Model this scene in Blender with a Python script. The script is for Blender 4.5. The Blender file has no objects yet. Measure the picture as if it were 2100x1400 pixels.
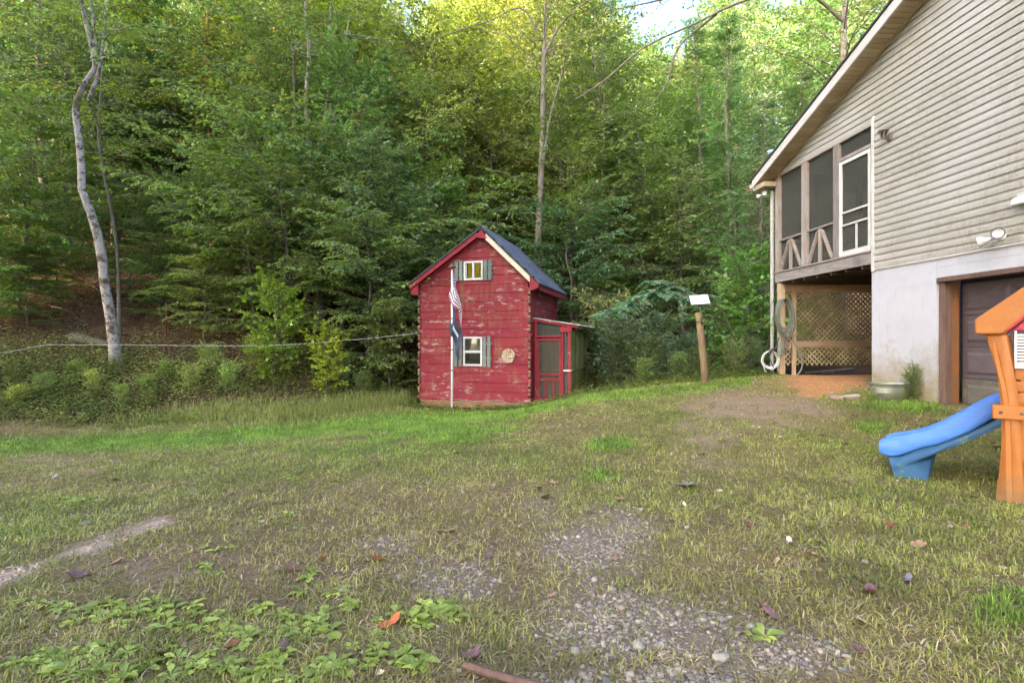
import bpy, bmesh, math, random
import numpy as np
from mathutils import Vector, Matrix

SC = bpy.context.scene
COL = SC.collection
R = math.radians
F = 1100.0            # focal length in photo pixels (photo 2100 wide)
HC = 1.5              # camera height
CU, CV = 1050.0, 697.0

# ------------------------------------------------------------------ camera
cam_data = bpy.data.cameras.new('camera')
cam_data.sensor_width = 36.0
cam_data.lens = 36.0 * F / 2100.0
cam_data.shift_y = 3.0 / 2100.0 * -1
cam_data.clip_start = 0.05
cam_data.clip_end = 2000.0
cam = bpy.data.objects.new('camera', cam_data)
COL.objects.link(cam)
cam.location = (0, 0, HC)
cam.rotation_euler = (R(90), 0, 0)
SC.camera = cam

# ------------------------------------------------------------------ sky, sun, exposure
SUN_EL, SUN_AZ = 18.0, -134.0          # azimuth from +Y towards +X
world = bpy.data.worlds.new('World')
SC.world = world
world.use_nodes = True
wn = world.node_tree
bg = wn.nodes['Background']
sky = wn.nodes.new('ShaderNodeTexSky')
sky.sky_type = 'NISHITA'
sky.sun_disc = False
sky.sun_elevation = R(SUN_EL)
sky.sun_rotation = R(SUN_AZ)
sky.altitude = 300
sky.air_density = 0.5
sky.dust_density = 8.0
sky.ozone_density = 4.0
wn.links.new(sky.outputs[0], bg.inputs[0])
bg.inputs[1].default_value = 0.15
sun_d = bpy.data.lights.new('sun', 'SUN')
sun_d.energy = 2.0
sun_d.angle = R(0.6)
sun_d.color = (1.0, 0.98, 0.95)
sun = bpy.data.objects.new('sun', sun_d)
COL.objects.link(sun)
sdir = Vector((math.sin(R(SUN_AZ)) * math.cos(R(SUN_EL)), math.cos(R(SUN_AZ)) * math.cos(R(SUN_EL)), math.sin(R(SUN_EL))))
sun.rotation_euler = sdir.to_track_quat('Z', 'Y').to_euler()
sun.location = sdir * 150
vs = SC.view_settings
vs.view_transform = 'Standard'
vs.look = 'None'
vs.exposure = 3.95
vs.use_white_balance = True
vs.white_balance_temperature = 8000
vs.white_balance_tint = 10.0
vs.gamma = 1.0
vs.use_curve_mapping = False
SC.cycles.max_bounces = 5
SC.cycles.diffuse_bounces = 3
SC.cycles.glossy_bounces = 2
SC.cycles.transmission_bounces = 4
SC.cycles.transparent_max_bounces = 8

# ------------------------------------------------------------------ small helpers
rng = np.random.default_rng(7)
random.seed(7)

def px(u, Y):
    return (u - CU) / F * Y

def pz(v, Y):
    return HC - (v - CV) / F * Y

def tag(o, label=None, cat=None, group=None, kind=None):
    if label: o['label'] = label
    if cat: o['category'] = cat
    if group: o['group'] = group
    if kind: o['kind'] = kind
    return o

def thing(name, label, cat, loc=(0, 0, 0), rz=0.0, group=None):
    o = bpy.data.objects.new(name, None)
    COL.objects.link(o)
    o.empty_display_size = 0.1
    o.location = loc
    o.rotation_euler = (0, 0, rz)
    return tag(o, label, cat, group)

def link(name, me, mat=None, parent=None, loc=None, smooth=False):
    o = bpy.data.objects.new(name, me)
    COL.objects.link(o)
    if mat is not None and len(me.materials) == 0:
        me.materials.append(mat)
    if parent is not None:
        o.parent = parent
    if loc is not None:
        o.location = loc
    if smooth:
        me.polygons.foreach_set('use_smooth', [True] * len(me.polygons))
    return o

def np_mesh(name, V, Fc, attrs=None, smooth=False, cols=None):
    V = np.asarray(V, dtype=np.float32)
    Fc = np.asarray(Fc, dtype=np.int32)
    me = bpy.data.meshes.new(name)
    nf, k = Fc.shape
    me.vertices.add(len(V))
    me.vertices.foreach_set('co', V.ravel())
    me.loops.add(nf * k)
    me.loops.foreach_set('vertex_index', Fc.ravel())
    me.polygons.add(nf)
    me.polygons.foreach_set('loop_start', np.arange(0, nf * k, k, dtype=np.int32))
    me.polygons.foreach_set('loop_total', np.full(nf, k, dtype=np.int32))
    if smooth:
        me.polygons.foreach_set('use_smooth', np.ones(nf, dtype=bool))
    for an, av in (attrs or {}).items():
        a = me.attributes.new(an, 'FLOAT', 'POINT')
        a.data.foreach_set('value', np.asarray(av, dtype=np.float32).ravel())
    if cols is not None:
        a = me.attributes.new('col', 'FLOAT_COLOR', 'POINT')
        c = np.ones((len(V), 4), dtype=np.float32)
        c[:, :3] = cols
        a.data.foreach_set('color', c.ravel())
    me.update(calc_edges=True)
    me.validate()
    return me

def from_bm(name, bm, smooth=False):
    me = bpy.data.meshes.new(name)
    bmesh.ops.recalc_face_normals(bm, faces=bm.faces[:])
    bm.to_mesh(me)
    bm.free()
    if smooth:
        me.polygons.foreach_set('use_smooth', [True] * len(me.polygons))
    return me

def bm_box(bm, x0, x1, y0, y1, z0, z1):
    vs_ = [bm.verts.new(p) for p in ((x0, y0, z0), (x1, y0, z0), (x1, y1, z0), (x0, y1, z0), (x0, y0, z1), (x1, y0, z1), (x1, y1, z1), (x0, y1, z1))]
    for f in ((0, 3, 2, 1), (4, 5, 6, 7), (0, 1, 5, 4), (1, 2, 6, 5), (2, 3, 7, 6), (3, 0, 4, 7)):
        bm.faces.new([vs_[i] for i in f])

def bevel(bm, w, seg=1):
    if w > 0:
        bmesh.ops.bevel(bm, geom=bm.edges[:], offset=w, segments=seg, profile=0.6, affect='EDGES', clamp_overlap=True)

def box_me(x0, x1, y0, y1, z0, z1, bv=0.0, seg=1, name='box'):
    bm = bmesh.new()
    bm_box(bm, x0, x1, y0, y1, z0, z1)
    bevel(bm, bv, seg)
    return from_bm(name, bm)

def prism_me(pts, axis, d0, d1, bv=0.0, seg=1, name='prism'):
    """polygon extruded; axis 'y': pts=(x,z); axis 'x': pts=(y,z); axis 'z': pts=(x,y)"""
    def mk(p, d):
        if axis == 'y': return (p[0], d, p[1])
        if axis == 'x': return (d, p[0], p[1])
        return (p[0], p[1], d)
    bm = bmesh.new()
    a = [bm.verts.new(mk(p, d0)) for p in pts]
    b = [bm.verts.new(mk(p, d1)) for p in pts]
    bm.faces.new(a)
    bm.faces.new(b[::-1])
    n = len(pts)
    for i in range(n):
        j = (i + 1) % n
        bm.faces.new((a[i], b[i], b[j], a[j]))
    bevel(bm, bv, seg)
    return from_bm(name, bm)

def bar_bm(bm, p0, p1, w, h, up=(0, 0, 1)):
    p0, p1, up = Vector(p0), Vector(p1), Vector(up)
    d = (p1 - p0).normalized()
    s = d.cross(up).normalized()
    t = s.cross(d).normalized()
    vs_ = []
    for p in (p0, p1):
        for a, b in ((-1, -1), (1, -1), (1, 1), (-1, 1)):
            vs_.append(bm.verts.new(p + s * (a * w / 2) + t * (b * h / 2)))
    for f in ((0, 3, 2, 1), (4, 5, 6, 7), (0, 1, 5, 4), (1, 2, 6, 5), (2, 3, 7, 6), (3, 0, 4, 7)):
        bm.faces.new([vs_[i] for i in f])

def bar_me(p0, p1, w, h, up=(0, 0, 1), bv=0.0, name='bar'):
    bm = bmesh.new()
    bar_bm(bm, p0, p1, w, h, up)
    bevel(bm, bv)
    return from_bm(name, bm)

def tube_np(path, rad, sides=6):
    P = np.asarray(path, dtype=float)
    n = len(P)
    rad = np.broadcast_to(np.asarray(rad, dtype=float), (n,))
    T = np.gradient(P, axis=0)
    T /= np.linalg.norm(T, axis=1)[:, None] + 1e-9
    ref = np.array([0.0, 0.0, 1.0]) if abs(T[:, 2]).mean() < 0.8 else np.array([1.0, 0.0, 0.0])
    S = np.cross(T, ref); S /= np.linalg.norm(S, axis=1)[:, None] + 1e-9
    U = np.cross(S, T)
    a = np.linspace(0, 2 * np.pi, sides, endpoint=False)
    V = P[:, None, :] + rad[:, None, None] * (np.cos(a)[None, :, None] * S[:, None, :] + np.sin(a)[None, :, None] * U[:, None, :])
    i = np.arange(n - 1)[:, None] * sides
    j = np.arange(sides)[None, :]
    j2 = (j + 1) % sides
    Fq = np.stack([i + j, i + j2, i + sides + j2, i + sides + j], -1).reshape(-1, 4)
    return V.reshape(-1, 3), Fq

def join_np(parts):
    Vs, Fs, o = [], [], 0
    for V, Fq in parts:
        Vs.append(V); Fs.append(Fq + o); o += len(V)
    return np.concatenate(Vs), np.concatenate(Fs)

def tube_me(path, rad, sides=8, name='tube', caps=True):
    V, Fq = tube_np(path, rad, sides)
    me = np_mesh(name, V, Fq, smooth=True)
    if caps:
        bm = bmesh.new(); bm.from_mesh(me)
        bmesh.ops.holes_fill(bm, edges=[e for e in bm.edges if e.is_boundary], sides=0)
        bm.to_mesh(me); bm.free()
    return me

def lathe_me(profile, seg=24, name='lathe', sx=1.0, sy=1.0):
    prof = np.asarray(profile, float)
    a = np.linspace(0, 2 * np.pi, seg, endpoint=False)
    V = np.stack([prof[:, 0, None] * np.cos(a) * sx, prof[:, 0, None] * np.sin(a) * sy, np.repeat(prof[:, 1, None], seg, 1)], -1).reshape(-1, 3)
    i = np.arange(len(prof) - 1)[:, None] * seg
    j = np.arange(seg)[None, :]; j2 = (j + 1) % seg
    Fq = np.stack([i + j, i + j2, i + seg + j2, i + seg + j], -1).reshape(-1, 4)
    return np_mesh(name, V, Fq, smooth=True)

def smooth_path(pts, n=24):
    P = np.asarray(pts, float)
    m = len(P)
    if m < 3:
        t = np.linspace(0, 1, n)[:, None]
        return P[0] * (1 - t) + P[-1] * t
    Q = np.vstack([2 * P[0] - P[1], P, 2 * P[-1] - P[-2]])
    out = []
    for x in np.linspace(0, m - 1 - 1e-6, n):
        i = int(x); t = x - i
        p0, p1, p2, p3 = Q[i], Q[i + 1], Q[i + 2], Q[i + 3]
        out.append(0.5 * (2 * p1 + (p2 - p0) * t + (2 * p0 - 5 * p1 + 4 * p2 - p3) * t * t + (3 * p1 - p0 - 3 * p2 + p3) * t ** 3))
    return np.array(out)

# ------------------------------------------------------------------ numpy noise
_perm = np.random.default_rng(3).random((256, 256))
def vnoise(x, y):
    xi = np.floor(x).astype(int); yi = np.floor(y).astype(int)
    fx = x - xi; fy = y - yi
    fx = fx * fx * (3 - 2 * fx); fy = fy * fy * (3 - 2 * fy)
    a = _perm[xi % 256, yi % 256]; b = _perm[(xi + 1) % 256, yi % 256]
    c = _perm[xi % 256, (yi + 1) % 256]; d = _perm[(xi + 1) % 256, (yi + 1) % 256]
    return (a * (1 - fx) + b * fx) * (1 - fy) + (c * (1 - fx) + d * fx) * fy
def fbm(x, y, sc=1.0, oct=4):
    x = np.asarray(x, float); y = np.asarray(y, float)
    s = 0; a = 0.5; t = 0; f = 1.0 / sc
    for k in range(oct):
        s = s + a * vnoise(x * f + 17.3 * k, y * f + 9.1 * k); t += a; a *= 0.5; f *= 2.03
    return s / t

# ------------------------------------------------------------------ materials
def new_mat(name):
    m = bpy.data.materials.new(name)
    m.use_nodes = True
    nt = m.node_tree
    for n in list(nt.nodes): nt.nodes.remove(n)
    out = nt.nodes.new('ShaderNodeOutputMaterial')
    return m, nt, out

class NB:
    """tiny node builder"""
    def __init__(s, nt): s.nt = nt
    def n(s, t, **k):
        nd = s.nt.nodes.new(t)
        for a, b in k.items(): setattr(nd, a, b)
        return nd
    def l(s, a, b): s.nt.links.new(a, b)
    def setin(s, sock, v):
        if hasattr(v, 'is_output') or isinstance(v, bpy.types.NodeSocket): s.l(v, sock)
        elif isinstance(v, (tuple, list)): sock.default_value = (*v[:3], 1.0) if len(sock.default_value) == 4 else v
        else: sock.default_value = v
    def coord(s, which='Object', scale=None):
        tc = s.n('ShaderNodeTexCoord')
        if scale is None: return tc.outputs[which]
        mp = s.n('ShaderNodeMapping')
        s.l(tc.outputs[which], mp.inputs[0])
        mp.inputs['Scale'].default_value = scale
        return mp.outputs[0]
    def noise(s, vec, scale, detail=4, rough=0.6, dist=0.0):
        nd = s.n('ShaderNodeTexNoise')
        s.l(vec, nd.inputs['Vector'])
        nd.inputs['Scale'].default_value = scale
        nd.inputs['Detail'].default_value = detail
        nd.inputs['Roughness'].default_value = rough
        nd.inputs['Distortion'].default_value = dist
        return nd.outputs['Fac']
    def ramp(s, fac, a, b, ca=0.0, cb=1.0):
        mr = s.n('ShaderNodeMapRange')
        mr.clamp = True
        s.l(fac, mr.inputs[0])
        mr.inputs[1].default_value = a; mr.inputs[2].default_value = b
        mr.inputs[3].default_value = ca; mr.inputs[4].default_value = cb
        return mr.outputs[0]
    def mix(s, fac, a, b, mode='MIX'):
        m = s.n('ShaderNodeMix', data_type='RGBA', blend_type=mode)
        s.setin(m.inputs[0], fac); s.setin(m.inputs[6], a); s.setin(m.inputs[7], b)
        return m.outputs[2]
    def math(s, op, a, b=0.0):
        m = s.n('ShaderNodeMath', operation=op)
        s.setin(m.inputs[0], a); s.setin(m.inputs[1], b)
        return m.outputs[0]
    def bump(s, h, strength=0.3, dist=0.01):
        b = s.n('ShaderNodeBump')
        s.l(h, b.inputs['Height'])
        b.inputs['Strength'].default_value = strength
        b.inputs['Distance'].default_value = dist
        return b.outputs[0]
    def bsdf(s, col, rough=0.7, spec=0.3, metal=0.0, normal=None):
        b = s.n('ShaderNodeBsdfPrincipled')
        s.setin(b.inputs['Base Color'], col)
        s.setin(b.inputs['Roughness'], rough)
        b.inputs['Specular IOR Level'].default_value = spec
        b.inputs['Metallic'].default_value = metal
        if normal is not None: s.l(normal, b.inputs['Normal'])
        return b.outputs[0]
    def rand(s):
        return s.n('ShaderNodeObjectInfo').outputs['Random']

def mat_noisy(name, c1, c2, scale=6.0, stretch=(1, 1, 1), rough=0.75, spec=0.25, bump=0.2, bdist=0.006, c3=None, s3=1.5, t3=(0.5, 0.7), metal=0.0, objvar=0.15):
    """two-tone noise, an optional third blotch colour, per-object value shift"""
    m, nt, out = new_mat(name)
    b = NB(nt)
    v = b.coord('Object', stretch)
    n1 = b.noise(v, scale, 6, 0.65)
    col = b.mix(b.ramp(n1, 0.3, 0.7), c1, c2)
    if c3 is not None:
        v2 = b.coord('Object')
        n3 = b.noise(v2, s3, 5, 0.7)
        col = b.mix(b.ramp(n3, *t3), col, c3)
    k = b.ramp(b.rand(), 0, 1, 1 - objvar, 1 + objvar)
    hs = b.n('ShaderNodeHueSaturation')
    b.l(k, hs.inputs['Value']); b.l(col, hs.inputs['Color'])
    nrm = b.bump(n1, bump, bdist)
    b.l(b.bsdf(hs.outputs[0], rough, spec, metal, nrm), out.inputs[0])
    return m

# ------------------------------------------------------------------ material library
def leaf_material(name, trans=0.42, spec=0.5, rough=0.38, yellow=(0.30, 0.20, 0.03), ythr=0.965):
    m, nt, out = new_mat(name)
    b = NB(nt)
    oi = b.n('ShaderNodeObjectInfo')
    at = b.n('ShaderNodeAttribute'); at.attribute_name = 'rnd'
    r = at.outputs['Fac']
    val = b.ramp(r, 0, 1, 1.1, 2.7)
    hs = b.n('ShaderNodeHueSaturation')
    b.l(oi.outputs['Color'], hs.inputs['Color']); b.l(val, hs.inputs['Value'])
    b.l(b.ramp(r, 0, 1, 0.515, 0.485), hs.inputs['Hue'])
    col = b.mix(b.ramp(r, ythr, ythr + 0.01), hs.outputs[0], yellow)
    p = b.bsdf(col, rough, spec)
    t = b.n('ShaderNodeBsdfTranslucent')
    tcol = b.mix(1.0, col, (1.25, 1.35, 0.75), 'MULTIPLY')
    b.l(tcol, t.inputs[0])
    mx = b.n('ShaderNodeMixShader')
    mx.inputs[0].default_value = trans
    b.l(p, mx.inputs[1]); b.l(t.outputs[0], mx.inputs[2])
    b.l(mx.outputs[0], out.inputs[0])
    return m

def col_leaf_material(name, trans=0.3, rough=0.5, spec=0.3):
    m, nt, out = new_mat(name)
    b = NB(nt)
    at = b.n('ShaderNodeAttribute'); at.attribute_name = 'col'
    col = at.outputs['Color']
    p = b.bsdf(col, rough, spec)
    t = b.n('ShaderNodeBsdfTranslucent')
    b.l(col, t.inputs[0])
    mx = b.n('ShaderNodeMixShader'); mx.inputs[0].default_value = trans
    b.l(p, mx.inputs[1]); b.l(t.outputs[0], mx.inputs[2])
    b.l(mx.outputs[0], out.inputs[0])
    return m

M = {}
M['leaf'] = leaf_material('leaf_green')
M['leaf_glossy'] = leaf_material('leaf_leathery', 0.15, 0.5, 0.3)
M['needle'] = leaf_material('needle_green', 0.25, 0.2, 0.6, ythr=0.995)
M['grass'] = col_leaf_material('grass_blades', 0.3)
M['bark'] = mat_noisy('bark_grey', (0.10, 0.08, 0.06), (0.22, 0.19, 0.15), 9, (1, 1, 0.25), 0.9, 0.1, 0.8, 0.02, (0.07, 0.085, 0.03), 1.3, (0.5, 0.68))
M['bark_pale'] = mat_noisy('bark_pale', (0.10, 0.082, 0.062), (0.215, 0.185, 0.145), 12, (1, 1, 0.35), 0.9, 0.1, 0.6, 0.012, (0.13, 0.14, 0.07), 1.6, (0.56, 0.7))
M['bark_red'] = mat_noisy('bark_red', (0.13, 0.05, 0.035), (0.24, 0.12, 0.08), 10, (1, 1, 0.3), 0.9, 0.1, 0.8, 0.02)
M['bark_twig'] = mat_noisy('bark_twig', (0.13, 0.10, 0.07), (0.24, 0.20, 0.15), 8, (1, 1, 1), 0.9, 0.1, 0.3)

def mat_birch():
    m, nt, out = new_mat('bark_birch')
    b = NB(nt)
    v = b.coord('Object', (1, 1, 1.0))
    n1 = b.noise(v, 5.0, 7, 0.75, 0.5)
    n2 = b.noise(v, 22, 4, 0.6)
    n3 = b.noise(v, 1.0, 4, 0.6)
    col = b.mix(b.ramp(n2, 0.3, 0.7), (0.24, 0.21, 0.175), (0.41, 0.37, 0.32))
    col = b.mix(b.ramp(n1, 0.49, 0.58), col, (0.09, 0.055, 0.036))
    col = b.mix(b.ramp(n3, 0.54, 0.66), col, (0.085, 0.08, 0.028))
    b.l(b.bsdf(col, 0.85, 0.15, 0, b.bump(n1, 0.7, 0.015)), out.inputs[0])
    return m
M['birch'] = mat_birch()

def mat_ground():
    m, nt, out = new_mat('ground_soil')
    b = NB(nt)
    at = b.n('ShaderNodeAttribute'); at.attribute_name = 'col'
    g = b.n('ShaderNodeNewGeometry')
    n1 = b.noise(g.outputs['Position'], 14, 8, 0.75)
    n2 = b.noise(g.outputs['Position'], 75, 6, 0.7)
    vo = b.n('ShaderNodeTexVoronoi'); vo.inputs['Scale'].default_value = 60
    b.l(g.outputs['Position'], vo.inputs['Vector'])
    hs = b.n('ShaderNodeHueSaturation')
    b.l(at.outputs['Color'], hs.inputs['Color'])
    b.l(b.math('MULTIPLY', b.ramp(n1, 0.25, 0.75, 0.6, 1.35), b.ramp(n2, 0.25, 0.75, 0.6, 1.35)), hs.inputs['Value'])
    h = b.math('ADD', b.math('MULTIPLY', n1, 1.6), n2)
    b.l(b.bsdf(hs.outputs[0], 1.0, 0.0, 0, b.bump(h, 0.8, 0.02)), out.inputs[0])
    return m
M['ground'] = mat_ground()
M['gravel'] = None
def mat_gravel():
    m, nt, out = new_mat('gravel_stone')
    b = NB(nt)
    at = b.n('ShaderNodeAttribute'); at.attribute_name = 'col'
    g = b.n('ShaderNodeNewGeometry')
    n2 = b.noise(g.outputs['Position'], 120, 4, 0.6)
    hs = b.n('ShaderNodeHueSaturation')
    b.l(at.outputs['Color'], hs.inputs['Color'])
    b.l(b.ramp(n2, 0.3, 0.7, 0.8, 1.2), hs.inputs['Value'])
    b.l(b.bsdf(hs.outputs[0], 0.95, 0.06, 0, b.bump(n2, 0.3, 0.004)), out.inputs[0])
    return m
M['gravel'] = mat_gravel()

def mat_red():
    """weathered red boards: peeled pale patches and bare brown streaks"""
    m, nt, out = new_mat('red_painted_board')
    b = NB(nt)
    v = b.coord('Object', (1.0, 1.0, 3.2))
    v2 = b.coord('Object', (0.5, 0.5, 1.0))
    v3 = b.coord('Object', (3.0, 3.0, 0.6))
    peel = b.noise(v, 3.2, 8, 0.72)
    zone = b.noise(v2, 1.6, 4, 0.6)
    strk = b.noise(v3, 2.2, 6, 0.7)
    fine = b.noise(v, 30, 4, 0.6)
    tone = b.mix(b.ramp(zone, 0.3, 0.7), (0.15, 0.008, 0.015), (0.245, 0.013, 0.022))
    tone = b.mix(b.math('MULTIPLY', b.ramp(b.rand(), 0, 1), 0.5), tone, (0.22, 0.009, 0.030))
    tone = b.mix(b.math('MULTIPLY', b.ramp(strk, 0.46, 0.62), b.ramp(zone, 0.40, 0.58)), tone, (0.18, 0.065, 0.036))
    spot = b.noise(b.coord('Object', (1.0, 1.0, 1.6)), 2.3, 6, 0.7)
    tone = b.mix(b.ramp(spot, 0.60, 0.72, 0, 0.8), tone, (0.09, 0.010, 0.02))
    pzone = b.noise(b.coord('Object', (0.6, 0.6, 1.0)), 1.9, 3, 0.5)
    pk = b.math('MULTIPLY', b.math('MULTIPLY', b.ramp(peel, 0.54, 0.62), b.ramp(fine, 0.36, 0.5)), b.ramp(pzone, 0.44, 0.56))
    col = b.mix(pk, tone, (0.38, 0.30, 0.27))
    h = b.math('SUBTRACT', fine, b.math('MULTIPLY', pk, 1.5))
    b.l(b.bsdf(col, 0.62, 0.3, 0, b.bump(h, 0.35, 0.004)), out.inputs[0])
    return m
M['red'] = mat_red()
M['red_trim'] = mat_noisy('red_trim', (0.19, 0.010, 0.018), (0.26, 0.016, 0.027), 8, (1, 1, 1), 0.6, 0.3, 0.15, 0.004, (0.40, 0.24, 0.2), 3.5, (0.62, 0.68))
M['cream'] = mat_noisy('cream_trim', (0.50, 0.42, 0.31), (0.58, 0.51, 0.39), 7, (1, 1, 1), 0.6, 0.3, 0.1)
M['white_paint'] = mat_noisy('white_paint', (0.46, 0.45, 0.41), (0.55, 0.54, 0.50), 10, (1, 1, 1), 0.5, 0.35, 0.08, 0.003, (0.45, 0.42, 0.36), 5, (0.64, 0.74))
M['shutter'] = mat_noisy('shutter_green', (0.10, 0.13, 0.105), (0.16, 0.195, 0.16), 9, (1, 1, 0.3), 0.7, 0.25, 0.2, 0.004, (0.24, 0.20, 0.17), 3, (0.55, 0.7), objvar=0.3)
M['shingle'] = mat_noisy('shingle_slate', (0.06, 0.068, 0.095), (0.105, 0.115, 0.15), 60, (1, 1, 1), 0.8, 0.3, 0.4, 0.004, (0.09, 0.11, 0.05), 1.6, (0.55, 0.75), objvar=0.25)
M['shingle_dark'] = mat_noisy('shingle_dark', (0.03, 0.032, 0.03), (0.06, 0.06, 0.055), 40, (1, 1, 1), 0.9, 0.2, 0.4)
M['log_end'] = mat_noisy('log_end_wood', (0.12, 0.08, 0.045), (0.30, 0.21, 0.13), 20, (1, 1, 1), 0.9, 0.1, 0.5, 0.006, (0.10, 0.11, 0.05), 9, (0.5, 0.7), objvar=0.4)
M['mossy'] = mat_noisy('mossy_board', (0.16, 0.17, 0.055), (0.30, 0.27, 0.14), 7, (1, 1, 0.2), 0.9, 0.1, 0.4, 0.006, (0.09, 0.12, 0.02), 1.2, (0.42, 0.62), objvar=0.25)
M['sill'] = mat_noisy('sill_plank', (0.20, 0.085, 0.05), (0.30, 0.15, 0.09), 6, (0.4, 1, 2), 0.85, 0.15, 0.3, 0.006, (0.14, 0.15, 0.07), 2.5, (0.5, 0.68))
M['tin'] = mat_noisy('tin_roof', (0.30, 0.32, 0.31), (0.42, 0.44, 0.43), 5, (1, 1, 1), 0.45, 0.5, 0.1, 0.004, (0.16, 0.17, 0.11), 2.2, (0.45, 0.65), metal=0.5)
M['weathered'] = mat_noisy('weathered_wood', (0.17, 0.145, 0.125), (0.36, 0.31, 0.275), 5, (1, 6, 0.5), 0.85, 0.2, 0.4, 0.006, (0.30, 0.20, 0.13), 2.1, (0.52, 0.7), objvar=0.25)
M['weathered_h'] = mat_noisy('weathered_beam', (0.17, 0.145, 0.13), (0.36, 0.32, 0.29), 6, (4, 0.35, 4), 0.85, 0.2, 0.5, 0.008, (0.11, 0.09, 0.075), 1.6, (0.52, 0.7))
M['tan_wood'] = mat_noisy('tan_wood', (0.42, 0.29, 0.17), (0.54, 0.40, 0.26), 5, (2, 2, 0.5), 0.75, 0.25, 0.2, 0.004, (0.30, 0.21, 0.11), 2, (0.55, 0.7))
M['lattice'] = mat_noisy('lattice_strip', (0.40, 0.30, 0.18), (0.52, 0.41, 0.27), 8, (1, 1, 1), 0.85, 0.2, 0.2, 0.003, (0.17, 0.17, 0.06), 0.9, (0.45, 0.62), objvar=0.2)
M['board_pink'] = mat_noisy('board_tan', (0.33, 0.22, 0.16), (0.43, 0.31, 0.24), 6, (0.5, 1, 3), 0.8, 0.2, 0.2)
M['jamb'] = mat_noisy('jamb_wood', (0.085, 0.048, 0.036), (0.165, 0.10, 0.075), 6, (4, 4, 0.4), 0.8, 0.2, 0.4, 0.006, (0.22, 0.09, 0.025), 0.9, (0.58, 0.78))
M['jamb_orange_lit'] = mat_noisy('jamb_orange_lit_wood', (0.29, 0.10, 0.02), (0.17, 0.09, 0.05), 1.4, (3, 3, 1.0), 0.7, 0.3, 0.3, 0.005)  # orange light on the jamb's side, put into the wood colour
M['dark_wood'] = mat_noisy('dark_joist', (0.07, 0.05, 0.035), (0.13, 0.10, 0.07), 6, (1, 3, 1), 0.9, 0.1, 0.3)
M['garage'] = mat_noisy('garage_panel', (0.075, 0.055, 0.06), (0.115, 0.085, 0.085), 3, (1, 1, 4), 0.55, 0.35, 0.1, 0.003, (0.16, 0.14, 0.09), 1.3, (0.58, 0.72), objvar=0.12)
M['garage_dirty'] = mat_noisy('garage_panel_dirty', (0.13, 0.12, 0.085), (0.10, 0.08, 0.07), 3, (1, 1, 2), 0.75, 0.2, 0.1, 0.003, (0.20, 0.16, 0.10), 2.3, (0.5, 0.65))
M['galv'] = mat_noisy('galvanised', (0.22, 0.23, 0.19), (0.32, 0.33, 0.28), 8, (1, 1, 1), 0.42, 0.5, 0.05, 0.003, (0.30, 0.31, 0.14), 3.0, (0.45, 0.65), metal=0.6)
M['dark_metal'] = mat_noisy('dark_metal', (0.05, 0.045, 0.04), (0.10, 0.09, 0.08), 12, (1, 1, 1), 0.5, 0.4, 0.1)
M['rust_metal'] = mat_noisy('lantern_metal', (0.13, 0.10, 0.085), (0.24, 0.19, 0.16), 18, (1, 1, 1), 0.6, 0.4, 0.2)
M['black'] = mat_noisy('black_plastic', (0.02, 0.02, 0.022), (0.035, 0.035, 0.038), 10, (1, 1, 1), 0.5, 0.4, 0.05)
M['hose'] = mat_noisy('hose_green_grey', (0.13, 0.145, 0.11), (0.21, 0.225, 0.17), 10, (1, 1, 1), 0.6, 0.3, 0.05, objvar=0.3)
M['hose_white'] = mat_noisy('hose_white', (0.52, 0.52, 0.50), (0.62, 0.62, 0.60), 10, (1, 1, 1), 0.5, 0.35, 0.05)
M['cable'] = mat_noisy('cable_grey', (0.28, 0.27, 0.25), (0.38, 0.37, 0.34), 10, (1, 1, 1), 0.6, 0.3, 0.05)
M['pole_white'] = mat_noisy('pole_white', (0.50, 0.48, 0.46), (0.60, 0.58, 0.56), 7, (1, 1, 0.4), 0.4, 0.4, 0.05, 0.003, (0.42, 0.36, 0.34), 2.4, (0.58, 0.72))
M['panel_white'] = mat_noisy('dish_white', (0.78, 0.79, 0.80), (0.83, 0.84, 0.85), 4, (1, 1, 1), 0.35, 0.4, 0.02)
M['post_wood'] = mat_noisy('post_wood', (0.12, 0.075, 0.042), (0.215, 0.145, 0.08), 6, (3, 3, 0.4), 0.85, 0.2, 0.4, 0.006, (0.19, 0.17, 0.05), 1.5, (0.48, 0.66))
M['plaque'] = mat_noisy('plaque_wood', (0.20, 0.13, 0.075), (0.46, 0.36, 0.25), 7, (2.4, 2.4, 0.7), 0.85, 0.2, 0.4, 0.006, (0.12, 0.07, 0.045), 9, (0.55, 0.62))
M['plastic_blue'] = mat_noisy('plastic_blue', (0.035, 0.145, 0.47), (0.06, 0.21, 0.58), 9, (0.35, 2, 2), 0.42, 0.4, 0.06, 0.002, (0.12, 0.22, 0.42), 6, (0.56, 0.72), objvar=0.0)
M['plastic_teal'] = mat_noisy('plastic_teal', (0.03, 0.10, 0.22), (0.035, 0.12, 0.22), 5, (1, 1, 1), 0.5, 0.35, 0.06, 0.002, (0.20, 0.26, 0.12), 5, (0.6, 0.72), objvar=0.0)
M['plastic_red'] = mat_noisy('plastic_red', (0.55, 0.02, 0.05), (0.62, 0.03, 0.07), 5, (1, 1, 1), 0.4, 0.4, 0.03)
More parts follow.
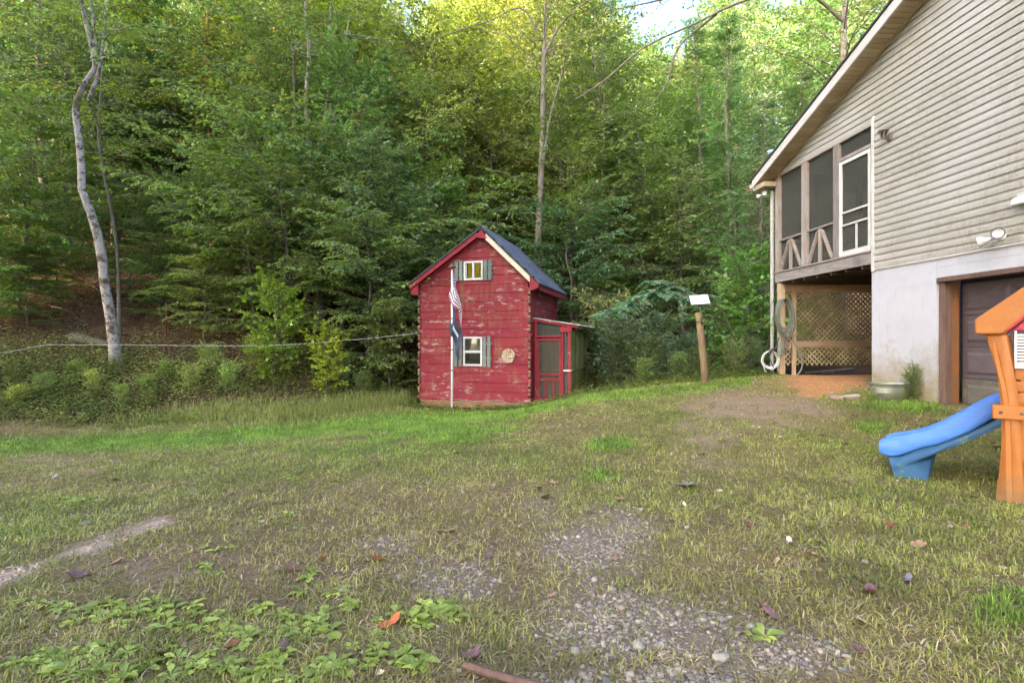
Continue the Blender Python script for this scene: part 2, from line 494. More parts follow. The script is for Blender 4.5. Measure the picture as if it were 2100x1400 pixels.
def mat_orange():
    m, nt, out = new_mat('plastic_orange')
    b = NB(nt)
    v = b.coord('Object')
    n1 = b.noise(v, 4, 5, 0.6)
    n2 = b.noise(v, 70, 2, 0.5)
    n3 = b.noise(v, 5, 3, 0.6)
    col = b.mix(b.ramp(n1, 0.3, 0.7), (0.32, 0.105, 0.022), (0.39, 0.135, 0.03))
    col = b.mix(b.math('MULTIPLY', b.ramp(n2, 0.66, 0.70), b.ramp(n3, 0.5, 0.62)), col, (0.13, 0.05, 0.02))
    col = b.mix(b.ramp(n3, 0.6, 0.8, 0, 0.4), col, (0.42, 0.20, 0.07))
    sp = b.n('ShaderNodeSeparateXYZ'); b.l(v, sp.inputs[0])
    mud = b.math('ADD', b.ramp(sp.outputs[2], 0.0, 0.42, 0.45, -0.2), b.math('SUBTRACT', b.noise(v, 11, 6, 0.75), 0.5))
    col = b.mix(b.ramp(mud, 0.0, 0.35, 0, 0.8), col, (0.20, 0.115, 0.055))
    b.l(b.bsdf(col, 0.5, 0.35, 0, b.bump(n1, 0.05, 0.003)), out.inputs[0])
    return m
M['orange'] = mat_orange()

def mat_siding():
    m, nt, out = new_mat('siding_vinyl')
    b = NB(nt)
    v = b.coord('Object', (1, 0.8, 3.2))
    v2 = b.coord('Object', (1, 3.0, 0.9))
    z1 = b.noise(b.coord('Object'), 0.45, 4, 0.6)
    n1 = b.noise(v, 2.2, 8, 0.75)
    n2 = b.noise(v2, 6.0, 6, 0.7)
    n3 = b.noise(b.coord('Object', (1, 5, 2)), 14, 4, 0.7)
    col = b.mix(b.ramp(n1, 0.3, 0.7), (0.35, 0.33, 0.295), (0.42, 0.40, 0.365))
    col = b.mix(b.ramp(z1, 0.38, 0.62, 0, 0.6), col, (0.30, 0.28, 0.215))
    alg = b.math('MULTIPLY', b.ramp(b.math('ADD', b.math('MULTIPLY', n2, 0.5), b.math('MULTIPLY', n1, 0.5)), 0.50, 0.57), b.ramp(n3, 0.39, 0.58))
    col = b.mix(b.math('MULTIPLY', alg, b.ramp(z1, 0.40, 0.58, 0.15, 0.8)), col, (0.19, 0.155, 0.10))
    col = b.mix(b.math('MULTIPLY', b.ramp(b.rand(), 0, 1), 0.22), col, (0.27, 0.26, 0.215))
    b.l(b.bsdf(col, 0.5, 0.35, 0, b.bump(n3, 0.06, 0.002)), out.inputs[0])
    return m
M['siding'] = mat_siding()
M['fascia'] = mat_noisy('fascia_white', (0.46, 0.43, 0.39), (0.54, 0.51, 0.47), 3, (1, 0.4, 1), 0.5, 0.35, 0.05, 0.003, (0.50, 0.45, 0.38), 2.0, (0.55, 0.75))
M['soffit'] = mat_noisy('soffit_tan', (0.34, 0.26, 0.165), (0.41, 0.32, 0.21), 4, (1, 1, 1), 0.6, 0.3, 0.05, 0.003, (0.27, 0.20, 0.11), 1.5, (0.5, 0.72), objvar=0.12)
def mat_block():
    m, nt, out = new_mat('block_white_paint')
    b = NB(nt)
    v = b.coord('Object')
    n1 = b.noise(v, 45, 4, 0.7)
    n2 = b.noise(v, 1.6, 5, 0.65)
    col = b.mix(b.ramp(n2, 0.3, 0.7), (0.40, 0.395, 0.41), (0.465, 0.46, 0.475))
    sp = b.n('ShaderNodeSeparateXYZ'); b.l(v, sp.inputs[0])
    n3 = b.noise(v, 2.6, 6, 0.7)
    base = b.math('ADD', b.ramp(sp.outputs[2], 0.35, 1.75, 0.5, -0.15), b.math('SUBTRACT', n3, 0.5))
    col = b.mix(b.ramp(base, 0.0, 0.42, 0, 0.9), col, (0.25, 0.19, 0.085))
    col = b.mix(b.ramp(n2, 0.62, 0.8, 0, 0.5), col, (0.50, 0.47, 0.44))
    b.l(b.bsdf(col, 0.7, 0.25, 0, b.bump(b.math('ADD', n1, b.math('MULTIPLY', n3, 0.5)), 0.25, 0.006)), out.inputs[0])
    return m
M['block'] = mat_block()
M['mortar'] = mat_noisy('mortar_paint', (0.46, 0.45, 0.46), (0.56, 0.55, 0.56), 12, (1, 1, 1), 0.9, 0.1, 0.4)

def mat_screen(name, col, trans, rough=0.6):
    m, nt, out = new_mat(name)
    b = NB(nt)
    v = b.coord('Object')
    n = b.noise(v, 2.5, 4, 0.6)
    c = b.mix(b.ramp(n, 0.3, 0.7), tuple(x * 0.75 for x in col), col)
    p = b.bsdf(c, rough, 0.25)
    t = b.n('ShaderNodeBsdfTransparent')
    mx = b.n('ShaderNodeMixShader'); mx.inputs[0].default_value = trans
    b.l(p, mx.inputs[1]); b.l(t.outputs[0], mx.inputs[2])
    b.l(mx.outputs[0], out.inputs[0])
    return m
M['screen'] = mat_screen('insect_screen', (0.085, 0.085, 0.07), 0.5)
def mat_glass(name, tint, rough):
    m, nt, out = new_mat(name)
    b = NB(nt)
    g = b.n('ShaderNodeBsdfGlossy'); g.inputs['Roughness'].default_value = rough
    g.inputs[0].default_value = (0.9, 0.9, 0.9, 1)
    t = b.n('ShaderNodeBsdfTransparent'); t.inputs[0].default_value = (*tint, 1)
    fr = b.n('ShaderNodeFresnel'); fr.inputs[0].default_value = 1.6
    mx = b.n('ShaderNodeMixShader'); b.l(b.math('ADD', fr.outputs[0], 0.02), mx.inputs[0])
    b.l(t.outputs[0], mx.inputs[1]); b.l(g.outputs[0], mx.inputs[2])
    b.l(mx.outputs[0], out.inputs[0])
    return m
M['glass'] = mat_glass('window_glass', (0.85, 0.87, 0.85), 0.03)
M['curtain_yellow'] = mat_noisy('curtain_yellow', (0.50, 0.33, 0.03), (0.68, 0.48, 0.06), 14, (3, 3, 0.3), 0.9, 0.1, 0.2)
M['curtain_grey'] = mat_noisy('curtain_grey', (0.20, 0.19, 0.17), (0.34, 0.32, 0.28), 4, (1, 1, 4), 0.9, 0.1, 0.2)
M['interior'] = mat_noisy('interior_board', (0.13, 0.095, 0.05), (0.25, 0.19, 0.10), 4, (5, 5, 0.4), 0.9, 0.1, 0.2)
M['dead_leaf'] = None
def mat_deadleaf():
    m, nt, out = new_mat('fallen_leaf')
    b = NB(nt)
    oi = b.n('ShaderNodeObjectInfo')
    n = b.noise(b.coord('Object'), 25, 4, 0.6)
    hs = b.n('ShaderNodeHueSaturation'); b.l(oi.outputs['Color'], hs.inputs['Color'])
    b.l(b.ramp(n, 0.3, 0.7, 0.7, 1.3), hs.inputs['Value'])
    b.l(b.bsdf(hs.outputs[0], 0.6, 0.3, 0, b.bump(n, 0.3, 0.004)), out.inputs[0])
    return m
M['dead_leaf'] = mat_deadleaf()
def mat_colattr(name, rough=0.8):
    m, nt, out = new_mat(name)
    b = NB(nt)
    at = b.n('ShaderNodeAttribute'); at.attribute_name = 'col'
    b.l(b.bsdf(at.outputs['Color'], rough, 0.15), out.inputs[0])
    return m
M['cloth'] = mat_colattr('flag_cloth')
M['stone_pale'] = mat_noisy('pale_stone', (0.26, 0.225, 0.175), (0.36, 0.32, 0.25), 12, (1, 1, 1), 0.85, 0.2, 0.4)
M['brick'] = mat_noisy('brick_brown', (0.22, 0.15, 0.11), (0.33, 0.24, 0.18), 20, (1, 1, 1), 0.9, 0.1, 0.4)

# ------------------------------------------------------------------ terrain
CP = [
 (0,0,0),(0,3,0),(3,3,0),(-3,3,-.02),(-5,5,-.12),(0,6,.02),(4.5,5,0),(4.1,6.1,0),(-8,0,-.1),(8,0,.15),(7.5,5,.2),(-10,5,-.3),
 (0,8,.05),(-3,9,-.15),(-6,9,-.35),(-9,10.5,-.55),(-12,9.5,-.7),(-5,12.5,-.45),(-8.8,12,-.5),(-2.6,13.9,-.30),(-1,13.4,-.31),(.3,13.1,-.23),
 (1.5,12.4,.2),(3,12.2,.4),(4.34,12,.54),(5.5,12.8,.6),(6.75,13.6,.62),(6.94,10.3,.58),(7,8.85,.45),(6.6,9.4,.466),(6.2,9.8,.48),(4,8.5,.3),(2,8.5,.15),
 (9,12,.62),(9,14,.6),(10,8,.4),(12,12,.6),(12,3,.3),
 (1.5,14.6,-.12),(3,15,.1),(0,17.5,-.1),(-3,17,.1),(5,16,.25),(8,17,.4),(1,20,.9),(6,21,1.3),(12,20,1.1),
 (-11.05,15,.78),(-14,14.5,.9),(-6,15,.5),(-8,18,2.2),(-17,22,5),(-10,22,4.2),(-4,21,2.4),(-20,13,1.2),(-20,7,-.3),
 (-60,0,4),(-60,25,14),(-40,25,10),(-25,28,9),(-12,28,7.2),(0,28,5.2),(12,28,4.8),(25,26,4.5),(45,26,4),(70,26,4),
 (-60,45,24),(-25,42,17),(-8,42,14.5),(10,42,12.5),(30,42,11.5),(70,42,11),
 (-60,68,30),(-25,66,28),(0,66,26),(30,66,24),(70,66,22),(-60,100,31),(0,100,29),(70,100,26),
 (25,8,1.5),(25,-20,0),(-25,-20,0),(0,-20,0),(60,0,4),
]
CP = np.array(CP, float)
def _rbf_fit():
    n = len(CP)
    d = np.linalg.norm(CP[:, None, :2] - CP[None, :, :2], axis=2)
    K = d + np.eye(n) * 0.02
    P = np.c_[np.ones(n), CP[:, :2]]
    A = np.block([[K, P], [P.T, np.zeros((3, 3))]])
    return np.linalg.solve(A, np.r_[CP[:, 2], 0, 0, 0])
_W = _rbf_fit()
def _gz(x, y):
    x = np.asarray(x, float); y = np.asarray(y, float)
    sh = x.shape
    xf = x.ravel(); yf = y.ravel()
    xc = np.clip(xf, -70, 80); yc = np.clip(yf, -25, 110)
    out = np.empty(len(xf))
    for i in range(0, len(xf), 40000):
        a = xc[i:i + 40000]; b = yc[i:i + 40000]
        d = np.sqrt((a[:, None] - CP[None, :, 0]) ** 2 + (b[:, None] - CP[None, :, 1]) ** 2)
        out[i:i + 40000] = d @ _W[:-3] + _W[-3] + _W[-2] * a + _W[-1] * b
    amp = 0.018 + 0.35 * np.clip((yf - 15) / 20, 0, 1)
    out += amp * (fbm(xf, yf, 0.9 if True else 1, 4) - 0.5) * 1.6
    out += 0.02 * (fbm(xf + 40, yf, 0.22, 3) - 0.5)
    return out.reshape(sh)
def gz(x, y):
    if np.ndim(x) == 0:
        return float(_gz(np.array([x]), np.array([y]))[0])
    return _gz(x, y)

def proj(x, y, z):
    y = np.maximum(y, 0.05)
    return CU + F * x / y, CV - F * (z - HC) / y

_ys = np.concatenate([np.linspace(1.5, 20, 700), np.linspace(20, 70, 400)])
def pix2ground(u, v):
    x = (u - CU) / F * _ys
    zr = HC - (v - CV) / F * _ys
    g = _gz(x, _ys)
    hit = np.nonzero(g >= zr)[0]
    i = hit[0] if len(hit) else len(_ys) - 1
    return float(x[i]), float(_ys[i]), float(g[i])

# ---- masks of the yard, described where the photograph shows them (pixel ellipses on the ground)
def ell(u, v, cu, cv, ru, rv, soft=0.6, n=None):
    d = np.sqrt(((u - cu) / ru) ** 2 + ((v - cv) / rv) ** 2)
    if n is not None: d = d + (n - 0.5) * 1.1
    return np.clip((1.15 - d) / soft, 0, 1)
def mx(*a):
    o = a[0]
    for b in a[1:]: o = np.maximum(o, b)
    return o

def edge_y(x):
    return np.interp(x, [-30, -14, -8.8, -5, -2.7, -2.4, 0.4, 1.2, 3, 4.4, 5.6, 6.6, 7.0, 30], [11.0, 11.2, 12.0, 12.6, 14.2, 13.9, 13.2, 12.7, 12.65, 12.5, 12.8, 13.3, 14.0, 14.0])

def yard(x, y, z):
    """returns dict of masks at ground points"""
    u, v = proj(x, y, z)
    n = fbm(x, y, 0.55, 4); n2 = fbm(x + 31, y + 7, 0.18, 3); n3 = fbm(x + 9, y - 5, 1.7, 3)
    vb = np.interp(u, [-300, 0, 400, 800, 1000, 1100], [925, 915, 900, 862, 848, 845])
    lush = mx(np.clip(1.35 - np.abs(v - vb) / 26, 0, 1) * (u < 1080), ell(u, v, 900, 885, 210, 42, 0.6, n), ell(u, v, 720, 925, 160, 22, .6, n) * .7,
              np.clip(1.2 - np.abs(v - np.interp(u, [1050, 1200, 1480, 1560], [850, 818, 792, 778])) / 15, 0, 1) * (u > 1040) * (u < 1540),
              ell(u, v, 1840, 832, 130, 20, .6, n), ell(u, v, 1790, 880, 70, 20, .6, n), ell(u, v, 1250, 912, 60, 22, .6, n), ell(u, v, 1225, 978, 45, 15, .6, n),
              ell(u, v, 2080, 1250, 120, 70, .8, n) * .8, ell(u, v, 1640, 880, 80, 15, .6, n) * .5)
    green = mx(lush, 0.42 + 1.0 * (n3 - 0.45), ell(u, v, 450, 960, 600, 60, .9, n) * .6, ell(u, v, 1900, 1080, 330, 190, .9, n) * .62, ell(u, v, 1500, 1010, 260, 80, .9, n) * .45)
    clay = ell(u, v, 1690, 786, 105, 26, .5, n)
    bare = mx(clay, ell(u, v, 1550, 835, 190, 40, .7, n) * .95, ell(u, v, 1440, 890, 90, 40, .8, n) * .8, ell(u, v, 1600, 870, 90, 25, .7, n) * .9,
              ell(u, v, 250, 1175, 170, 45, .9, n) * .7, ell(u, v, 110, 942, 140, 10, .8, n) * .9, ell(u, v, 170, 965, 60, 9, .8, n) * .8, ell(u, v, 1440, 950, 70, 25, .8, n) * .7)
    t = np.clip((u - 0) / 340, -1.0, 1)
    sand = np.clip(1.3 - np.abs(v - (1188 - 122 * t)) / (22 - 8 * t) + (n - .5) * 1.2, 0, 1) * (u < 350)
    grav = mx(ell(u, v, 1240, 1120, 120, 85, .8, n), ell(u, v, 1330, 1290, 260, 100, .8, n), ell(u, v, 1560, 1340, 230, 75, .8, n) * .9, ell(u, v, 1350, 1400, 260, 50, .7, n),
              ell(u, v, 900, 1190, 75, 50, .9, n) * .7, ell(u, v, 970, 1200, 50, 60, .9, n) * .7, ell(u, v, 800, 1110, 60, 25, .9, n) * .6, ell(u, v, 1120, 1050, 60, 40, .9, n) * .5, ell(u, v, 1700, 1330, 100, 30, .8, n) * .5)
    bare = bare * np.clip(n2 * 2.6 - .35, .25, 1)
    bare = mx(bare, clay * .9)
    sand = sand * np.clip(n2 * 3 - .5, .2, 1)
    lush = lush * np.clip(n2 * 1.6 + n3 * .8 - .2, .6, 1)
    dry = mx(ell(u, v, 430, 1190, 560, 120, .9, n), ell(u, v, 1050, 1150, 420, 160, .9, n), ell(u, v, 1000, 1370, 500, 60, .9, n))
    green = np.clip(green, 0, 1) * (1 - .55 * dry * np.clip(1.6 * n2, .3, 1) * (1 - np.clip(lush, 0, 1)))
    broad = mx(ell(u, v, 230, 1320, 420, 60, .9, n), ell(u, v, 520, 1370, 420, 60, .9, n), ell(u, v, 880, 880, 130, 35, .8, n) * .5)
    wild = np.clip((y - edge_y(x)) / 0.35, 0, 1)
    return dict(u=u, v=v, n=n, n2=n2, n3=n3, dry=dry, lush=lush, green=np.clip(green, 0, 1), clay=clay, bare=np.clip(bare, 0, 1), sand=sand, grav=grav, broad=broad, wild=wild)

def axis(lo, hi, step, far_lo, far_hi, growth=1.12):
    a = list(np.arange(lo, hi + 1e-6, step))
    s = step; p = lo; left = []
    while p > far_lo:
        s *= growth; p -= s; left.append(p)
    s = step; p = a[-1]; right = []
    while p < far_hi:
        s *= growth; p += s; right.append(p)
    return np.array(left[::-1] + a + right)
gx = axis(-13, 10, 0.085, -420, 420)
gy = axis(1.6, 15, 0.075, -80, 600)
GX, GY = np.meshgrid(gx, gy)
GZ = gz(GX, GY)
mk = yard(GX.ravel(), GY.ravel(), GZ.ravel())
def lerp(a, b, t): return a * (1 - t[:, None]) + b * t[:, None]
C3 = lambda *c: np.array(c)[None, :]
gc = lerp(C3(.20, .135, .075), C3(.29, .21, .105), np.clip(mk['n'] * 1.6 - .3, 0, 1))
gc = lerp(gc, C3(.13, .15, .045), mk['green'] * .8)
gc = lerp(gc, C3(.21, .145, .095), np.clip(mk['dry'] * (1.5 * mk['n2'] - .3), 0, .8))
gc = lerp(gc, C3(.32, .225, .15), mk['bare'] * .85)
gc = lerp(gc, C3(.52, .235, .10), mk['clay'] * .9)
gc = lerp(gc, C3(.30, .235, .175), mk['grav'] * .8)
gc = lerp(gc, C3(.50, .36, .26), mk['sand'] * .95)
lit = lerp(C3(.075, .045, .028), C3(.14, .08, .05), np.clip(fbm(GX.ravel(), GY.ravel(), .4, 4) * 1.8 - .4, 0, 1))
gc = lerp(gc, lit, mk['wild'])
ny, nx = GX.shape
idx = np.arange(ny * nx).reshape(ny, nx)
Fq = np.stack([idx[:-1, :-1], idx[:-1, 1:], idx[1:, 1:], idx[1:, :-1]], -1).reshape(-1, 4)
me = np_mesh('ground', np.stack([GX, GY, GZ], -1).reshape(-1, 3), Fq, smooth=True, cols=gc)
ground = link('ground', me, M['ground'])
tag(ground, 'grassy yard rising to a wooded hillside', kind='structure')

# ------------------------------------------------------------------ grass blades
def blades_mesh(name, x, y, z, h, w, az, lean, col, curl=0.6, zoff=0.0):
    n = len(x)
    d = np.stack([np.cos(az), np.sin(az), np.zeros(n)], 1)
    s = np.stack([-np.sin(az), np.cos(az), np.zeros(n)], 1)
    p0 = np.stack([x, y, z + zoff], 1)
    up = np.array([0, 0, 1.0])
    l1 = lean; l2 = np.minimum(lean + curl, 1.75)
    p1 = p0 + (h * .55)[:, None] * (np.sin(l1)[:, None] * d + np.cos(l1)[:, None] * up)
    p2 = p1 + (h * .45)[:, None] * (np.sin(l2)[:, None] * d + np.cos(l2)[:, None] * up)
    ww = (w / 2)[:, None] * s
    V = np.stack([p0 - ww, p0 + ww, p1 + ww * .85, p1 - ww * .85, p2], 1).reshape(-1, 3)
    b = np.arange(n)[:, None] * 5
    Fc = np.concatenate([b + np.array([[0, 1, 2]]), b + np.array([[0, 2, 3]]), b + np.array([[3, 2, 4]])], 0)
    return np_mesh(name, V, Fc, cols=np.repeat(col, 5, 0))

def sample_yard(n, y0=1.9, y1=14.5, pw=1.55, side=1.6):
    # density falls with distance so that the picture is covered evenly
    uu = rng.random(n)
    a = 2 - pw
    yy = (y0 ** a + uu * (y1 ** a - y0 ** a)) ** (1 / a)
    xx = (rng.random(n) * 2 - 1) * (yy * 0.97 + side)
    return xx, yy

def blocked(x, y):
    """inside the house, the cabin or the playset legs"""
    hx = x - 7.5 + .0545 * y
    inh = (hx > -0.03) & (y < 10.4) & (y > 6) | (hx > .0) & (y >= 10.4)
    cx = (x - .47) * .958 - (y - 13.6) * .287
    cy = (x - .47) * .287 + (y - 13.6) * .958
    return inh | ((cx > -3.1) & (cx < .95) & (cy > .02))

x, y = sample_yard(640000)
ok = (y < edge_y(x) + .25) & ~blocked(x, y)
x, y = x[ok], y[ok]
z = gz(x, y)
k = yard(x, y, z)
dens = np.clip(.42 + .75 * k['green'] + .25 * (k['n2'] - .5), 0, 1.1)
dens *= (1 - .93 * np.clip(k['bare'] * 1.15, 0, 1)) * (1 - .74 * np.clip(k['grav'], 0, 1)) * (1 - np.clip(k['sand'] * 1.3, 0, .98))
clump = fbm(x * 1.0 + 3, y + 8, .13, 2)
dens *= np.clip(clump * 2.4 - .35, .12, 1.25) * (1 - .35 * k['dry'] * np.clip(2.4 * k['n'] - .6, 0, 1))
ok = rng.random(len(x)) < dens
x, y, z = x[ok], y[ok], z[ok]
k = {a: b[ok] for a, b in k.items()}
n = len(x)
g = np.clip(k['green'] + rng.normal(0, .22, n), 0, 1)
straw = rng.random(n) > (.30 + .75 * g)
h = rng.uniform(.025, .065, n) * (1 + .35 * k['lush']) * (1 + y * .012)
h[straw] *= 1.1
w = (.0034 + .00055 * y) * rng.uniform(.7, 1.5, n)
az = rng.uniform(0, 2 * np.pi, n)
lean = np.abs(rng.normal(.55, .4, n))
lean[straw] = rng.uniform(.95, 1.5, straw.sum())
h[straw] *= rng.uniform(1.0, 1.7, straw.sum())
bright = (rng.uniform(.55, 1.35, n) * np.clip(.55 + .9 * fbm(x, y, .35, 3), .6, 1.3))[:, None]
cg = lerp(C3(.36, .31, .09), C3(.22, .31, .058), g)
cg = lerp(cg, C3(.215, .375, .055), np.clip(k['lush'] * 1.1 - .15, 0, 1))
cs = lerp(C3(.38, .28, .13), C3(.56, .45, .25), rng.random(n))
col = np.where(straw[:, None], cs, cg) * bright
me = blades_mesh('grass', x, y, z, h, w, az, lean, col, .5, -.004)
tag(link('grass', me, M['grass']), 'short patchy lawn grass, part green and part straw', 'grass', kind='stuff')

# ------------------------------------------------------------------ gravel
def gravel(n):
    x, y = sample_yard(n, 1.9, 8.5, 1.9, 1.2)
    z = gz(x, y); k = yard(x, y, z)
    keep = rng.random(n) < np.clip(np.maximum(np.maximum(k['grav'] ** 1.2 * 1.0, .014), np.maximum(k['sand'] * .45, k['bare'] * .10)), 0, 1) * np.clip(k['n2'] * 2.6 - .45, .05, 1)
    x, y, z = x[keep], y[keep], z[keep]
    m = len(x)
    base = np.array([[-1, -1, -.6], [1, -1, -.6], [1, 1, -.6], [-1, 1, -.6], [-.7, -.7, .7], [.75, -.6, .6], [.6, .75, .75], [-.75, .6, .55]])
    fc = np.array([[0, 3, 2, 1], [4, 5, 6, 7], [0, 1, 5, 4], [1, 2, 6, 5], [2, 3, 7, 6], [3, 0, 4, 7]])
    sz = np.exp(rng.normal(math.log(.0064), .45, m)).clip(.0025, .017)
    V = base[None] * (1 + rng.normal(0, .28, (m, 8, 3)))
    V = V * (sz[:, None, None] * np.stack([rng.uniform(.8, 1.5, m), rng.uniform(.7, 1.1, m), rng.uniform(.45, .8, m)], 1)[:, None, :])
    a = rng.uniform(0, 6.28, m); c, s = np.cos(a)[:, None], np.sin(a)[:, None]
    X = V[..., 0] * c - V[..., 1] * s; Y = V[..., 0] * s + V[..., 1] * c
    tx, ty = rng.normal(0, .25, (m, 1)), rng.normal(0, .25, (m, 1))
    Z = V[..., 2] + X * tx + Y * ty
    P = np.stack([X + x[:, None], Y + y[:, None], Z + z[:, None] + sz[:, None] * .25], -1).reshape(-1, 3)
    Fc = (fc[None] + np.arange(m)[:, None, None] * 8).reshape(-1, 4)
    t = rng.random(m)
    col = C3(.27, .215, .16) * rng.uniform(.6, 1.6, m)[:, None]
    col[t > .82] = (np.array([[.38, .31, .24]]) * rng.uniform(.8, 1.2, m)[:, None])[t > .82]
    col[t < .12] = (np.array([[.22, .195, .17]]) * rng.uniform(.7, 1.1, m)[:, None])[t < .12]
    sn = k['sand'][keep] > .4; col[sn] = (np.array([[.48, .36, .26]]) * rng.uniform(.7, 1.2, m)[:, None])[sn]
    return np_mesh('gravel', P, Fc, cols=np.repeat(col, 8, 0))
tag(link('gravel', gravel(150000), M['gravel']), 'grey crushed gravel worn through the lawn', 'gravel', kind='stuff')

# ------------------------------------------------------------------ the house
X0 = 7.5
HRZ = math.atan(.0545)
HB = 0.40
house = thing('house', 'grey sided house with screened porch above a white painted block basement', 'house', (X0, 0, HB), HRZ)
def hp(name, me, mat, parent=house, smooth=False):
    """part of the house: meshes are written with absolute heights"""
    return link(name, me, mat, parent, (0, 0, -HB) if parent is house else None, smooth)
def rake(s): return 5.69 + .345 * (13.59 - s)
def s_at(z): return 13.59 - (z - 5.69) / .345
RIDGE = 5.5
ZS0, ZHEAD = 2.865, 5.70
NEAR = -2.6

# siding, course by course
wallp = hp('gable_wall', prism_me([(NEAR, ZS0 + .01), (10.26, ZS0 + .01), (10.26, ZHEAD), (13.58, ZHEAD), (RIDGE, rake(RIDGE) - .01), (2 * RIDGE - 13.58, ZHEAD - .02), (NEAR, ZHEAD - .03)], 'x', 0.0, .12), M['mortar'])
pitch = .127
def siding(sa0, sa1, sb0, sb1, z0, z1):
    """lapped board: near end sa at bottom/top, far end sb at bottom/top"""
    bm = bmesh.new()
    def ring(s0, s1):
        pr = [(-.003, z0 + .012), (-.030, z0), (-.031, z0 + .006), (-.028, z0 + (z1 - z0) * .55), (-.018, z0 + (z1 - z0) * .68), (-.012, z1 + .004), (-.002, z1 + .004)]
        return [bm.verts.new((x, s0 + (s1 - s0) * (z - z0) / (z1 - z0), z)) for x, z in pr]
    a = ring(sa0, sa1); b_ = ring(sb0, sb1)
    m_ = len(a)
    for i in range(m_):
        j = (i + 1) % m_
        bm.faces.new((a[i], b_[i], b_[j], a[j]))
    bm.faces.new(a); bm.faces.new(b_[::-1])
    return from_bm('siding_board', bm)
zz = ZS0
while zz < rake(RIDGE) - .05:
    z1 = min(zz + pitch, rake(RIDGE) - .02)
    near0 = NEAR if zz < ZHEAD - .1 else 2 * RIDGE - s_at(zz)
    near1 = NEAR if zz < ZHEAD - .1 else 2 * RIDGE - s_at(z1)
    fb, ft = (10.255, 10.255) if z1 <= ZHEAD + .08 else (s_at(zz) - .004, s_at(z1) - .004)
    ci = int(round((zz - ZS0) / pitch)) // 2
    cuts = [c for c in (6.15 + 1.22 * (ci % 3), 9.81 + 1.22 * (ci % 3)) if max(near0, near1) + .3 < c < min(fb, ft) - .3]
    a0, a1 = near0, near1
    for c in cuts + [None]:
        e0, e1 = (fb, ft) if c is None else (c - .002, c - .002)
        link('siding_board', siding(a0, a1, e0, e1, zz, z1), M['siding'], wallp)
        a0 = a1 = (c or 0) + .002
    zz += pitch
# trims
hp('corner_trim', box_me(-.05, .0, 10.258, 10.315, 2.80, 5.775, .004), M['fascia'])
hp('starter_strip', box_me(-.034, .0, NEAR, 10.25, ZS0 - .03, ZS0 - .006), M['fascia'])

# soffit, fascia, roof
OH = .40
sof = hp('soffit', prism_me([(14.12, rake(14.12) + .012), (RIDGE, rake(RIDGE) + .012), (RIDGE, rake(RIDGE) + .03), (14.12, rake(14.12) + .03)], 'x', -OH + .02, .05), M['soffit'])
s = 14.1
while s > RIDGE + .02:
    s1 = max(s - .1, RIDGE)
    a, b_ = s - .007, s1 + .007
    link('soffit_panel', prism_me([(a, rake(a) - .012), (b_, rake(b_) - .012), (b_, rake(b_) + .010), (a, rake(a) + .010)], 'x', -OH + .022, -.05), M['soffit'], sof)
    s = s1
fas = hp('rake_fascia', prism_me([(14.15, rake(14.15) - .02), (RIDGE, rake(RIDGE) - .02), (RIDGE, rake(RIDGE) + .18), (14.15, rake(14.15) + .18)], 'x', -OH - .022, -OH + .016, .003), M['fascia'])
hp('rake_fascia', prism_me([(2 * RIDGE - 14.15, rake(14.15) - .02), (RIDGE - .002, rake(RIDGE) - .02), (RIDGE - .002, rake(RIDGE) + .18), (2 * RIDGE - 14.15, rake(14.15) + .18)], 'x', -OH - .022, -OH + .016, .003), M['fascia'])
hp('frieze_trim', prism_me([(13.6, rake(13.6) - .045), (RIDGE, rake(RIDGE) - .045), (RIDGE, rake(RIDGE) - .006), (13.6, rake(13.6) - .006)], 'x', -.06, -.043), M['soffit'])
roof = hp('roof', prism_me([(14.25, rake(14.25) + .185), (RIDGE, rake(RIDGE) + .185), (2 * RIDGE - 14.25, rake(14.25) + .185), (2 * RIDGE - 14.25, rake(14.25) + .225), (RIDGE, rake(RIDGE) + .23), (14.25, rake(14.25) + .225)], 'x', -OH - .05, 10.0), M['shingle_dark'])
# eave box and gutter at the low corner
hp('eave_box', box_me(-OH + .018, .03, 13.62, 14.10, rake(14.1) - .12, rake(14.1) + .0, .004), M['soffit'])
hp('eave_fascia', box_me(-OH + .0, 10, 14.11, 14.14, rake(14.1) - .10, rake(14.1) + .12, .003), M['fascia'])
hp('gutter', prism_me([(14.145, rake(14.1) + .09), (14.145, rake(14.1) - .02), (14.24, rake(14.1) - .02), (14.27, rake(14.1) + .09), (14.255, rake(14.1) + .09), (14.235, rake(14.1) - .01), (14.155, rake(14.1) - .01), (14.155, rake(14.1) + .09)], 'x', -OH - .03, 9.9), M['fascia'])
ds = hp('downspout', box_me(-.10, -.035, 13.78, 13.84, .62, 5.30, .008), M['fascia'])
for zc in (1.6, 3.1, 4.6):
    link('strap', box_me(-.104, -.031, 13.776, 13.844, zc, zc + .03), M['fascia'], ds)

# screened porch
por = hp('porch_frame', box_me(-.045, -.012, 10.32, 13.72, 2.955, 3.185, .006), M['weathered_h'])   # rim beam
link('sill_rail', box_me(-.07, .06, 10.30, 13.72, 3.19, 3.225, .004), M['weathered'], por)
link('head_rail', box_me(-.03, .05, 10.32, 13.72, 5.615, 5.695, .004), M['weathered'], por)
def post(s0, s1, z0=3.228, z1=5.612, x0=-.04, x1=.05):
    return link('post', box_me(x0, x1, s0, s1, z0, z1, .005), M['weathered'], por)
post(13.53, 13.70, 3.228, 5.612, -.05, .05); post(12.39, 12.50, x0=-.03); post(12.503, 12.62, x0=-.02); post(11.28, 11.38, x0=-.04); post(11.384, 11.48, x0=-.02); post(10.32, 10.355, x0=-.02)
link('mid_rail', box_me(-.03, .03, 12.623, 13.527, 3.975, 4.02, .004), M['weathered'], por)
link('mid_rail', box_me(-.03, .03, 11.483, 12.387, 3.975, 4.02, .004), M['weathered'], por)
